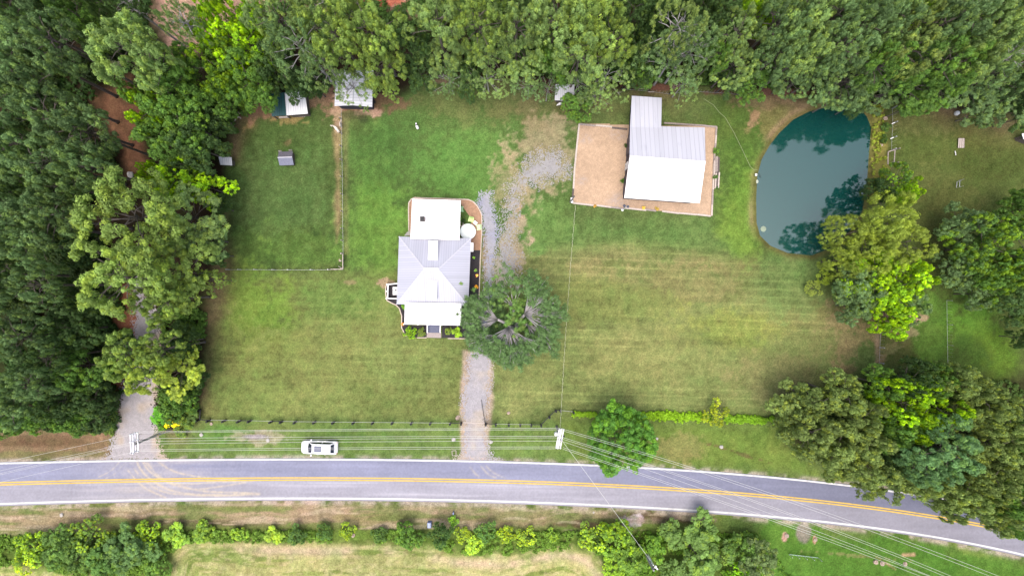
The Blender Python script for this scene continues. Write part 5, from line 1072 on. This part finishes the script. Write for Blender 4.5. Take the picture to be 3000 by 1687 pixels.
ORD = ["leftmost", "second from left", "third from left", "fourth from left", "fifth from left", "sixth from left", "seventh from left", "eighth from left", "ninth from left", "tenth from left", "eleventh from left", "twelfth from left", "thirteenth from left", "fourteenth from left", "fifteenth from left"]
DK, BG, LP, YP_, OL, LM, MG, WG, DG2 = (58,86,44), (82,112,66), (100,130,70), (98,126,56), (100,124,62), (104,146,30), (76,114,44), (120,144,50), (44,70,34)
TONE = {DK: "dark green", BG: "blue-green", LP: "pale green", YP_: "yellow-green", OL: "olive green", LM: "lime green", MG: "mid green", WG: "golden green", DG2: "deep green"}
KIND = {'pine': 'pine', 'thin': 'sparse pine', 'oak': 'broadleaf tree', 'bright': 'broadleaf tree', 'willow': 'willow'}
ZONES = {
 "at the photo's top edge left of the clearing": [('pine',20,25,70,24,DK),('oak',105,50,65,17,DK),('oak',205,45,62,16,MG),('thin',330,18,55,20,DK),('pine',262,10,40,20,DK)],
 "in the upper west wood": [('pine',60,130,100,25,BG),('pine',150,110,80,24,BG),('pine',75,215,95,24,BG),('pine',325,125,100,24,LP),('pine',25,215,60,24,BG),('pine',395,165,62,22,LP),('pine',250,105,36,18,MG)],
 "in the middle west wood": [('pine',130,290,80,23,BG),('pine',210,330,80,22,BG),('pine',55,370,70,22,DK),('pine',110,410,95,23,BG),('pine',215,420,75,22,BG),('oak',30,460,60,15,DK),('pine',165,470,60,20,BG)],
 "in the west wood level with the farmhouse": [('pine',55,560,95,23,BG),('pine',140,545,80,22,BG),('pine',85,620,75,22,BG),('pine',105,715,78,21,BG),('pine',40,850,80,20,BG),('oak',180,740,45,12,DK),('pine',15,690,55,20,DK),('oak',200,630,50,9,DG2)],
 "in the wood at lower left": [('oak',190,830,75,13,DK),('oak',205,920,70,12,MG),('pine',75,965,70,19,BG),('pine',25,1020,62,18,BG),('oak',150,1010,62,13,DK),('oak',235,1005,50,10,DK),('oak',105,1050,48,10,MG),('oak',185,1055,42,8,MG),('oak',250,1050,38,6,DK),('oak',40,1062,40,9,MG),('pine',130,900,60,17,DK)],
 "in the tall clump left of the paddock": [('pine',345,548,138,24,YP_),('pine',480,545,98,22,LP),('pine',520,600,62,20,BG),('pine',325,690,126,23,YP_),('pine',450,685,108,22,YP_),('pine',535,705,44,16,YP_),('pine',405,750,60,18,YP_),('oak',545,640,34,9,DK)],
 "over the lower gravel lane": [('pine',330,905,75,17,YP_),('pine',400,880,72,18,YP_),('pine',455,930,70,17,WG),('pine',375,935,60,16,WG),('oak',465,860,45,9,DK),('oak',465,1005,42,7,MG),('oak',480,960,40,6,DK),('oak',430,1030,34,5,MG),('oak',320,880,50,7,DK)],
 "between the west wood and paddock": [('oak',435,240,85,16,MG),('bright',395,290,62,15,LM),('oak',470,310,85,15,MG),('oak',420,360,80,14,MG),('oak',500,370,75,13,DK),('bright',455,458,64,12,LM),('bright',525,472,66,11,LM),('oak',550,520,34,8,DK),('oak',545,310,45,11,DK),('bright',385,440,34,9,LM),('oak',480,420,50,11,DK)],
 "in the group behind the teal shed": [('bright',565,75,84,17,LM),('bright',615,125,80,16,LM),('bright',555,175,75,15,(84,124,34)),('oak',635,195,75,15,MG),('oak',700,175,60,14,DK),('oak',580,240,55,12,MG),('bright',655,75,55,15,LM),('oak',650,245,45,11,MG),('oak',745,215,50,12,DG2),('oak',790,215,38,11,DG2),('oak',480,180,60,14,MG)],
 "in the front row over the pale gabled shed": [('thin',760,120,95,24,BG),('pine',705,55,80,24,LP),('pine',850,90,85,24,YP_),('pine',930,70,80,24,YP_),('pine',955,170,72,22,YP_),('thin',885,215,62,19,LP),('thin',470,60,58,22,LP),('thin',800,40,70,22,LP),('pine',975,215,42,17,YP_),('thin',820,160,62,20,LP)],
 "in the row above the farmhouse's north lawn": [('oak',1025,110,60,17,DK),('pine',1100,60,80,22,LP),('pine',1110,140,72,21,LP),('thin',1130,200,55,18,BG),('pine',1200,60,85,23,YP_),('pine',1230,130,80,22,LP),('thin',1225,195,70,18,LP),('oak',1180,215,40,11,DK),('pine',1300,70,72,22,LP),('pine',1320,150,70,20,LP),('oak',1060,190,45,12,DK),('thin',1330,215,45,16,BG)],
 "in the row round the corrugated shelter": [('pine',1400,60,85,23,LP),('pine',1480,50,90,24,YP_),('pine',1460,130,80,22,LP),('pine',1540,110,72,22,YP_),('thin',1525,190,68,19,LP),('oak',1390,160,60,15,MG),('thin',1380,220,34,14,BG),('thin',1500,235,55,15,LP),('oak',1450,270,42,6,MG),('oak',1350,20,50,16,DK),('thin',1455,205,38,15,BG)],
 "in the dark back rows behind the barn": [('oak',1590,40,60,15,DK),('oak',1610,130,60,14,DK),('oak',1665,50,60,16,DG2),('oak',1800,60,60,15,DK),('oak',1750,20,55,16,DK),('oak',1615,185,42,9,MG),('bright',1880,45,55,14,LM),('oak',1590,190,38,9,DK),('oak',1830,205,45,9,DK)],
 "in the front rows behind the barn": [('thin',1700,70,80,22,OL),('thin',1690,150,85,20,BG),('thin',1740,120,70,20,BG),('thin',1720,210,52,16,LP),('pine',1850,90,62,19,LP),('pine',1850,160,68,18,LP),('oak',1885,215,48,11,MG),('pine',1800,140,45,16,MG)],
 "in the back rows above the pond": [('pine',1960,50,75,22,BG),('pine',2030,50,72,23,LP),('pine',2100,40,70,23,BG),('pine',2170,60,72,23,BG),('pine',2240,50,72,22,BG),('pine',2300,40,60,22,OL),('pine',2360,70,80,23,BG),('pine',2430,50,80,23,BG),('pine',2500,70,80,23,LP),('pine',2560,60,65,22,BG),('bright',2330,5,45,15,LM),('pine',1985,110,62,21,BG)],
 "in the front rows above the pond": [('pine',1955,140,62,20,BG),('pine',2030,130,72,21,LP),('pine',2050,195,62,18,BG),('pine',2120,120,78,22,BG),('pine',2130,200,75,19,BG),('pine',2210,160,80,20,MG),('pine',2195,235,58,15,BG),('pine',2280,130,70,21,OL),('pine',1990,200,55,16,BG),('pine',2100,250,44,14,BG),('oak',2150,262,34,10,DK)],
 "in the front rows at the top right": [('pine',2290,215,78,19,MG),('pine',2370,160,82,21,MG),('pine',2360,235,62,16,MG),('pine',2440,150,72,21,LP),('thin',2540,140,60,20,LP),('pine',2440,230,72,17,BG),('pine',2520,250,70,17,BG),('pine',2500,190,62,19,BG),('oak',2570,230,50,14,DK),('pine',2300,262,45,14,MG),('oak',2570,295,40,10,DK),('oak',2470,280,44,11,BG)],
 "along the right edge beside the green lots": [('oak',2420,570,60,10,BG),('bright',2470,620,85,13,MG),('bright',2540,600,75,13,MG),('bright',2500,690,75,12,MG),('oak',2410,670,60,9,BG),('bright',2560,680,60,12,MG),('oak',2545,770,52,9,DK),('oak',2450,740,45,7,BG),('oak',2560,530,45,10,MG),('oak',2565,500,30,7,MG),('oak',2570,850,30,7,DG2)],
 "in the bright clump below the pond": [('oak',2160,720,62,9,BG),('bright',2185,690,70,10,LM),('bright',2250,720,78,11,LM),('oak',2140,770,45,7,BG),('bright',2225,780,65,9,LM),('bright',2290,690,48,10,LM),('oak',2280,760,48,8,BG),('bright',2250,815,36,6,LM),('oak',2180,750,50,8,BG)],
 "in the left part of the lower right grove": [('oak',1990,1020,62,13,OL),('oak',2050,1000,52,14,OL),('oak',2110,990,62,15,OL),('oak',2150,1040,55,15,OL),('oak',2030,1080,68,13,OL),('oak',2100,1115,70,13,OL),('oak',2160,1110,60,14,OL),('oak',2175,1190,58,13,OL),('oak',2110,1170,46,11,OL),('oak',1985,1070,45,10,OL)],
 "in the middle of the lower right grove": [('oak',2210,965,50,13,MG),('bright',2260,1010,70,16,LM),('bright',2325,1015,70,16,LM),('oak',2240,1080,60,14,MG),('bright',2290,1070,48,15,LM),('oak',2280,960,55,15,DK),('pine',2375,1130,92,19,(80,118,70)),('pine',2320,1160,60,17,(80,118,70)),('oak',2240,1150,52,12,DK),('oak',2290,1205,52,13,OL),('oak',2350,1225,52,13,OL),('oak',2330,960,50,14,MG)],
 "in the right part of the lower right grove": [('oak',2390,960,60,16,OL),('oak',2440,1000,66,17,OL),('oak',2500,1040,62,16,OL),('oak',2480,1110,66,16,OL),('oak',2550,1090,58,16,MG),('oak',2540,1160,66,15,OL),('oak',2470,1190,60,15,OL),('oak',2420,1240,52,14,OL),('oak',2530,1240,62,15,MG),('oak',2490,1290,50,13,OL),('oak',2555,1310,44,12,MG),('oak',2390,1275,36,12,OL),('oak',2450,1060,50,15,OL)],
}
for zone, lst in ZONES.items():
    fam = {}
    for i, e in enumerate(lst): fam.setdefault((KIND[e[0]], TONE.get(e[5], "soft green")), []).append(i)
    for (kw_, tn), ids in fam.items():
        ids.sort(key=lambda i: lst[i][1])
        for k, i in enumerate(ids):
            e = lst[i]; lb = "%s %s, %s %s" % (tn, kw_, ORD[k], zone) if len(ids) > 1 else "the only %s %s %s" % (tn, kw_, zone)
            if len(lb.split()) > 16: lb = lb.replace("from left, ", "from left ").replace("of those reaching", "at").replace("the photo's ", "").replace("the only ", "the ")
            tree(e[0], e[1], e[2], e[3]*(.93 if 'west wood' in zone else 1), e[4], e[5], lb, group="trees "+zone.split(",")[0] if len(ids) > 1 else None, edge=("below the pond" not in zone and "green lots" not in zone))
# willow by the pond: several leaders of one crown
for i, (x_, y_, r_, h_, c_, lb) in enumerate(((2118,590,62,10,WG,"feathery golden green willow crown nearest the water below the pond"), (2185,640,72,11,WG,"feathery golden green willow in the middle, below the pond's corner"), (2225,555,72,12,WG,"feathery golden green willow crown highest in the photo, right of the pond's corner"),
        (2270,610,68,11,WG,"feathery golden green willow farthest right of the pond's lower corner"), (2110,655,52,9,WG,"low feathery willow at the lower left of the golden green clump"), (2262,500,34,8,LM,"small bright lime willow above the golden green clump"))):
    tree('willow', x_, y_, r_, h_, c_, lb, cat="tree", group="willows below the pond")
tree('bright', 2245, 455, 44, 8, MG, "mid green small tree above the willows right of the pond"); tree('oak', 2205, 480, 36, 7, DG2, "dark green small tree on the bank between pond and timber frame"); tree('bright', 2285, 478, 30, 7, LM, "bright lime sapling right of the dark one beside the pond")
tree('willow', 2045, 725, 24, 2.0, (124,146,60), "pale sprawling bush on the field's edge below the pond", name="bush", cat="bush")
tree('willow', 2075, 700, 22, 2.2, (124,150,40), "yellow-green bush between the field and the bright clump", name="bush", cat="bush")
# roadside maple and hedge shrub
mt = tree('dense', 1559, 1106, 82, 9, (66,112,36), "round leafy maple between the vine hedge and the road, brushed by the overhead wires", name="maple_tree", gain=1.1)
mt.children[0].scale[1] *= 1.05; mt.rotation_euler = (0, 0, 0)
tree('bright', 1800, 1040, 34, 3.2, (104,128,34), "rounded shrub with dark twigs breaking the bright vine hedge", name="shrub", cat="shrub")
# shrubs: (name words, px, py, r, h, tint, label)
SH = [(1213,1038,0,0,None,None)]
for kind, x_, y_, r_, h_, c_, lb in (
    ('bright',1032,835,18,1.3,(104,150,30),"big rounded bright green shrub left of the porch steps"), ('shrub',1060,836,12,1.0,(92,116,52),"small loose shrub just left of the porch steps"), ('shrub',1128,832,13,1.1,(92,118,50),"first loose green shrub right of the porch steps"), ('shrub',1150,836,13,1.2,(104,142,34),"bright green shrub near the yard tree in front of the porch"), ('shrub',1016,772,7,.6,(92,140,44),"tiny green plant in the notch by the porch roof's left corner"),
    ('shrub',1013,815,4,.4,(190,140,60),"small orange-flowered plant on the wavy bed edging"), ('shrub',1198,720,6,.5,(204,170,30),"yellow-flowered plant in the black mulch bed"), ('shrub',1192,648,3.5,.35,(120,170,70),"tiny green plant highest in the black mulch bed"), ('shrub',1196,680,4,.35,(126,170,84),"tiny green plant in the middle of the black mulch bed"), ('shrub',1200,693,3.5,.4,(220,200,120),"tiny cream-flowered plant in the black mulch bed"), ('shrub',1159,551,6,.8,(70,120,46),"green potted shrub against the north wing by the hose"), ('shrub',1165,556,6,.7,(40,64,40),"dark green potted shrub beside the coiled hose"),
    ('shrub',1497,518,4.5,.4,(150,130,60),"orange-flowered plant on the sandy yard's lower timber, leftmost"), ('shrub',1619,523,5,.45,(176,160,70),"small yellowish plant on the yard's lower timber, middle"), ('shrub',1653,526,6,.5,(150,140,62),"larger orange and green plant on the yard's lower timber"), ('shrub',1801,340,0.1,.1,None,None),
    ('shrub',1801,380,8,.7,(70,108,46),"green weed tuft at the yard's top right timber"), ('shrub',1800,445,7,.6,(60,100,40),"green weed tuft just above the lumber pile"), ('shrub',1803,472,4,.5,(50,90,36),"tiny green tuft below the lumber pile"), ('shrub',1574,368,6,.7,(60,86,40),"leafy top of the pot north of the barn's white door"), ('shrub',1566,455,6,.7,(70,110,40),"leafy top of the pot south of the barn's white door"),
    ('bright',438,1052,24,1.8,(190,196,10),"vivid yellow flowering shrub right of the gravel lane"), ('shrub',405,1045,24,2.0,(84,146,44),"bright green bush on the lane's right edge"), ('shrub',415,1070,18,1.6,(70,120,40),"dark-stemmed bush between the lane and the yellow shrub"), ('shrub',470,1050,28,2.4,(80,110,50),"tangled olive bush right of the yellow shrub"), ('shrub',455,1085,18,1.2,(90,120,50),"low bush beneath the yellow shrub's lower edge"),
    ('shrub',2228,320,12,1.2,(62,92,40),"dark weed bush on the bank right of the pond, upper"), ('shrub',2222,352,14,1.3,(60,90,40),"dark weed bush on the bank right of the pond, lower"), ('shrub',1503,1295,0,0,None,None),
    ('bright',75,1380,40,3.2,(104,146,40),"bright green bush at the far left below the road"), ('oak',150,1370,48,4.0,(66,100,44),"dark bush second from left below the road"), ('bright',230,1345,46,3.6,(84,120,44),"mid green bush third from left below the road"), ('oak',330,1375,60,4.6,(70,106,62),"large blue-green bush below the road left of the hay field"), ('oak',270,1410,52,4.0,(74,112,50),"green bush at the photo's bottom left of the hay field"), ('bright',370,1335,32,2.4,(110,150,40),"small lime bush above the big blue-green one"), ('oak',395,1425,38,3.0,(80,116,44),"bush at the hay field's lower left corner"), ('oak',200,1395,44,3.2,(64,96,42),"low dark bush between the two bottom left clumps"), ('shrub',445,1345,30,1.8,(98,140,44),"low green bush above the hay field's top left curve"), ('shrub',510,1340,26,1.6,(96,134,44),"low green bush right of the hay field's top left curve"),
    ('bright',60,1415,30,2.2,(130,160,40),"small yellow-green bush at the very bottom left"), ('shrub',598,1340,22,1.5,(110,150,40),"lowish lime bush first in the row above the hay"), ('shrub',690,1345,22,1.4,(120,156,40),"lime weed clump left of the first round dark bush"),
    ('oak',745,1345,24,2.4,(58,92,46),"round dark green bush, leftmost of the row between road and hay"), ('oak',818,1337,20,2.0,(58,92,44),"second round dark bush in the row between road and hay"), ('bright',874,1335,20,1.9,(116,152,40),"lime-topped round bush above the round tan stone"), ('oak',955,1345,19,1.7,(64,98,44),"small dark bush left of the big green one above the hay"), ('oak',1027,1345,34,3.0,(74,118,40),"big round green bush left of the blue utility cabinet's column"), ('oak',1112,1345,30,4.6,(48,80,42),"tall dark conical bush below the blue utility cabinet"), ('bright',1165,1342,20,1.8,(124,158,44),"lime yellow bush right of the tall dark conical one"), ('oak',1222,1335,26,2.6,(66,108,52),"round green bush between two lime yellow ones"), ('bright',1272,1345,24,2.0,(130,162,44),"lime yellow bush right of the round green one"), ('bright',1325,1350,25,2.0,(126,160,44),"rightmost lime yellow bush above the hay field"), ('shrub',1390,1348,18,1.4,(106,146,44),"small green clump right of the last lime bush"), ('shrub',1141,1310,14,1.2,(98,146,46),"leafy clump beside the small blue marker post"), ('shrub',1190,1372,22,1.3,(128,166,40),"low lime weeds dipping into the hay field"),
    ('bright',1495,1350,38,3.4,(110,146,44),"yellow-green bush at the hay field's right end"), ('bright',1550,1350,44,4.2,(96,140,36),"bright green bush left of the street light's pole"), ('oak',1575,1400,48,4.4,(84,118,40),"green bush under the street light's cable"), ('oak',1640,1380,34,3.6,(90,136,40),"green bush right of the street light's pole foot"), ('oak',1540,1425,34,3.0,(112,150,36),"low lime bush at the bottom edge left of the street light"),
    ('oak',1745,1385,88,4.6,(74,108,48),"huge round bluish green shrub at bottom centre right"), ('oak',1905,1410,56,5.5,(80,104,58),"grey-green bush right of the huge round shrub"), ('bright',1850,1440,34,3.5,(104,156,28),"lime bush at the bottom edge beside the huge round shrub"), ('oak',1870,1370,36,4,(70,106,44),"dark bush wedged behind the huge round shrub")):
    if lb and y_ > 1325 and y_ < 1400 and h_ < 5: r_ *= 1.12; c_ = tuple(int(a_*.72+b_*.28) for a_, b_ in zip(c_, (92, 122, 48)))
    if lb: tree(kind, x_, y_, r_, h_, c_, lb, name=("shrub" if h_ < 7 else None), cat="shrub" if h_ < 7 else "tree", group=None, zc=.5 if h_ < 5 else None, limbs=h_ > 1.5, gain=1.15)

# understory saplings in the shade of the woods
rsu = random.Random(4); cnt = 0
spots = []
def scatter(poly, n, kind_, lo, hi, tint, words, group):
    global cnt
    xs = [p[0] for p in poly]; ys = [p[1] for p in poly]; tries = 0; new = []
    while len(new) < n and tries < 4000:
        tries += 1; x_ = rsu.uniform(max(min(xs), -10), min(max(xs), 2590)); y_ = rsu.uniform(max(min(ys), -10), min(max(ys), 1460))
        w_ = P(x_*S, y_*S)
        if sdf(np.array([w_.x]), np.array([w_.y]), DL(poly))[0] < 1.0: continue
        if any((x_-a)**2+(y_-b)**2 < (26)**2 for a, b in spots): continue
        spots.append((x_, y_)); new.append((x_, y_))
    nb = max(1, math.ceil(n/12)); new.sort(key=lambda q: q[1]); sz = math.ceil(len(new)/nb)
    for bi in range(nb):
        for k, (x_, y_) in enumerate(sorted(new[bi*sz:(bi+1)*sz])):
            band = "" if nb == 1 else (" of the %s band" % ({2: ("upper", "lower"), 3: ("upper", "middle", "lower")}[nb][bi])); r_ = rsu.uniform(lo, hi)
            tree(rsu.choice(kind_), x_, y_, r_, r_*.085+.6, tint, "dark shrub, %s%s %s" % (ORD[k], band, words), name="understory_shrub", cat="shrub", group=group, zc=.5, limbs=False, gain=rsu.uniform(.8, 1.2))
scatter([(0,540),(230,560),(300,700),(320,860),(280,1080),(0,1085)], 34, ['oak','shrub'], 24, 44, (40,60,28), "under the lower west wood's pines", "undergrowth shrubs in the lower west wood")
scatter([(0,0),(300,0),(330,180),(240,200),(230,300),(260,330),(300,420),(200,560),(0,560)], 22, ['oak','shrub'], 22, 40, (36,54,24), "under the upper west wood's pines", "undergrowth shrubs in the upper west wood")
scatter([(1000,0),(2576,0),(2576,240),(2180,240),(1900,200),(1600,190),(1000,170)], 36, ['oak','shrub'], 24, 42, (54,80,32), "under the northern wood", "undergrowth shrubs in the northern wood")
scatter([(400,680),(500,700),(510,960),(490,1060),(400,1060),(410,900),(420,800)], 12, ['oak','shrub'], 18, 30, (58,88,34), "between gravel lane and front lawn", "shrubs between lane and lawn")
scatter([(1980,980),(2350,940),(2576,960),(2576,1280),(2250,1220),(2050,1150)], 22, ['oak','shrub'], 24, 40, (56,80,34), "under the lower right grove", "undergrowth shrubs in the lower right grove")
scatter([(400,230),(620,180),(640,250),(560,360),(520,540),(440,540),(360,440),(370,300)], 12, ['oak','shrub'], 20, 34, (56,84,30), "under the trees left of the paddock", "shrubs left of the paddock")

# bright vine hedge, ground-hugging weeds
def clump_object(name, label, cat, kind, cs, rr, per, size, tint, seed, m_=M_LEAF, group=None, asp=.5, colv=.4):
    rs = np.random.RandomState(seed); cs = np.array(cs); rr = np.array(rr); cc_ = (1+colv*(rs.rand(len(cs))-.5))[:, None]*np.ones(3)
    V, F, col = leaves(cs, rr, per, size, rs, asp, ccol=cc_, shell=.3); o = link(name, np_mesh(name, V, F, m_, col)); c = alb(tint, 1.0); o.color = (c[0]*1.2, c[1]*1.2, c[2]*1.2, 1)
    return tag(o, label, cat, group, kind)
def row(x0, y0, x1, y1, wd, n, z=.35, r0=.25):
    rs = random.Random(int(x0+y1)); cs = []; rr = []
    for i in range(n):
        t0 = rs.random(); w_ = P((x0+(x1-x0)*t0)*S, (y0+(y1-y0)*t0+rs.gauss(0, wd))*S); cs.append((w_.x, w_.y, rs.uniform(.1, z*2))); rr.append(r0*rs.uniform(.6, 1.4))
    return cs, rr
cs, rr = row(1440,1040,1500,1041,2.5,90); clump_object("vine_hedge", "bright lime vine hedge, short piece left of the roadside maple", "hedge", None, cs, rr, 40, .10, (128,166,34), 1)
cs, rr = row(1610,1043,1785,1049,4.5,420); clump_object("vine_hedge", "bright lime vine hedge between the maple and the rounded shrub", "hedge", None, cs, rr, 40, .10, (128,168,28), 2)
cs, rr = row(1822,1051,1945,1058,4.5,300); clump_object("vine_hedge", "bright lime vine hedge between the rounded shrub and the right grove", "hedge", None, cs, rr, 40, .10, (118,160,34), 3)
def weeds(poly, n, tint, seed, zmax=.5, r0=.3, size=.12, name="weeds", per=30):
    rs = np.random.RandomState(seed); xs = [p[0] for p in poly]; ys = [p[1] for p in poly]; A = np.stack([rs.uniform(min(xs), max(xs), n*4), rs.uniform(min(ys), max(ys), n*4)], 1)
    W = np.array([tuple(P(a[0]*S, a[1]*S)[:2]) for a in A]); d_ = sdf(W[:, 0], W[:, 1], DL(poly)); nn_ = fbm(W[:, 0], W[:, 1], .35, seed, 3); W = W[(d_ > 0) & (nn_ > .42)][:n]
    cs = np.concatenate([W, rs.uniform(.05, zmax, (len(W), 1))], 1); rr = r0*rs.uniform(.6, 1.4, len(W)); return clump_object(name, None, None, "stuff", cs, rr, per, size, tint, seed, colv=.6)
weeds([(0,1346),(560,1334),(1150,1332),(1450,1335),(1560,1345),(1420,1380),(1250,1395),(1150,1390),(1000,1362),(470,1362),(420,1400),(380,1449),(200,1449),(100,1425),(0,1420)], 1900, (100,132,46), 21)
weeds([(1450,1330),(1900,1340),(1990,1449),(1560,1449),(1500,1390)], 700, (92,128,36), 22)
weeds([(0,560),(230,560),(300,700),(330,840),(296,1078),(0,1082)], 2200, (50,78,30), 23, .8, .5, .16)
weeds([(0,0),(390,0),(330,180),(240,200),(230,330),(300,420),(200,560),(0,560)], 1500, (46,72,28), 24, .8, .5, .16)
weeds([(620,0),(2576,0),(2576,260),(2190,255),(1930,225),(1640,205),(1400,195),(1080,175),(800,215),(640,200)], 4200, (62,90,34), 25, .8, .5, .16)
weeds([(400,760),(520,780),(512,980),(490,1060),(400,1080),(398,960),(410,840)], 500, (76,108,40), 26, .8, .4, .14)
weeds([(1980,1000),(2350,950),(2576,960),(2576,1300),(2250,1225),(2050,1150)], 900, (66,90,36), 27, .6, .4, .14)
weeds([(200,1050),(296,1030),(290,1095),(180,1088)], 200, (96,120,50), 28, .6, .35, .12)
weeds([(1480,1040),(1640,1040),(1630,1060),(1480,1060)], 60, (110,140,40), 29)
weeds([(2196,262),(2222,262),(2224,330),(2236,430),(2200,500),(2190,400)], 160, (134,148,50), 30, .3, .2, .09)

# the farmhouse yard tree: three spreading leaders with exposed grey limbs
def yard_tree():
    rs = np.random.RandomState(77); base = P(1505, 956); t = empty("yard_tree", (base.x, base.y, -.05), 0, "large spreading shade tree with exposed grey limbs beside the farmhouse porch", "tree")
    mb = MB(); cs = []; rr = []; cc_ = []; loc = lambda v: (v[0]-base.x, v[1]-base.y, v[2])
    def br(a, b_, r0, r1, n=6, bow=.1):
        a = Vector(a); b_ = Vector(b_); m_ = a.lerp(b_, .5)+Vector((0, 0, (b_-a).length*bow)); mb.tube([loc(a), loc(m_), loc(b_)], [r0, (r0+r1)/2, r1], n); return m_
    fork = Vector((base.x, base.y, 1.7)); mb.tube([loc((base.x, base.y, 0)), loc((base.x, base.y, .3)), loc(fork)], [.55, .42, .38], 10)
    leaders = [(P(1537, 922, 6.4), -50, 85, 19), (P(1490, 958, 6.0), 200, 330, 22), (P(1458, 936, 5.4), 120, 215, 15), (P(1505, 900, 5.0), 60, 150, 6), (P(1545, 950, 4.6), -75, -10, 7)]
    for c, a0, a1, nb in leaders:
        br(fork, c, .26, .17, 8, .02)
        for i in range(nb):
            az = R(a0+(a1-a0)*(i+rs.rand())/nb); L = rs.uniform(2.6, 4.9); hz_ = rs.uniform(2.0, 4.6)
            e = Vector((c.x+math.cos(az)*L*.55, c.y+math.sin(az)*L*.55, c.z+hz_*.6)); br(c, e, .085, .05, 6)
            for j in range(5):
                a2 = az+rs.uniform(-.5, .5); l2 = L*rs.uniform(.35, .68); f = Vector((e.x+math.cos(a2)*l2, e.y+math.sin(a2)*l2, e.z+rs.uniform(-.4, 1.6))); br(e, f, .04, .015, 5)
                for q in range(3):
                    g = e.lerp(f, rs.uniform(.45, 1.05))+Vector((rs.uniform(-.8, .8), rs.uniform(-.8, .8), rs.uniform(-.3, .8))); br(e.lerp(f, .4), g, .016, .006, 4)
                    if rs.rand() < .92: cs.append(tuple(g)); rr.append(rs.uniform(.32, .6)); cc_.append([1+.5*(rs.rand()-.5)]*3)
                if rs.rand() < .8: cs.append(tuple(f)); rr.append(rs.uniform(.4, .7)); cc_.append([1+.5*(rs.rand()-.5)]*3)
    for i in range(430):                 # low skirt of leafy twigs and inner sprays
        az = rs.uniform(0, 6.28); q = math.sqrt(rs.uniform(.03, 1)); rad_ = 5.9*q*(.92+.14*math.sin(az*3+1)+.08*math.sin(az*7)); z = rs.uniform(1.6, 4.6) if q > .55 else rs.uniform(1.6, 4.0)
        cs.append((base.x+.25+math.cos(az)*rad_*1.02, base.y-.35+math.sin(az)*rad_*.84, z)); rr.append(rs.uniform(.35, .65)); cc_.append([.95+.5*(rs.rand()-.5)]*3)
    for (x_, y_, n_, s_) in ((1510, 890, 26, 1.1), (1470, 905, 14, 1.2), (1512, 935, 22, 1.0), (1528, 960, 24, 1.2), (1450, 860, 26, 1.4), (1500, 870, 20, 1.1)):
        for i in range(n_): w_ = P(x_, y_, 8); cs.append((w_.x+rs.normal()*s_, w_.y+rs.normal()*s_, 7.2+rs.normal()*.8)); rr.append(rs.uniform(.3, .55)); cc_.append([1.2+.3*rs.rand(), 1.15+.3*rs.rand(), .9])
    mb.build("trunk", BARK_P, t, local=False, smooth=True)
    cs = np.array(cs)-np.array([base.x, base.y, -.05]); V, F, col = leaves(cs, np.array(rr)*.9, 60, .088, rs, .55, ccol=np.array(cc_), shell=.25)
    o = link("crown", np_mesh("crown", V, F, M_LEAF, col), t); c = alb((88,116,66), 1.0); o.color = (c[0]*1.3, c[1]*1.3, c[2]*1.35, 1)
yard_tree()

for o in bpy.data.objects:
    if o.parent is None and len(str(o.get('label', '')).split()) > 16: print('LONG', o['label'])
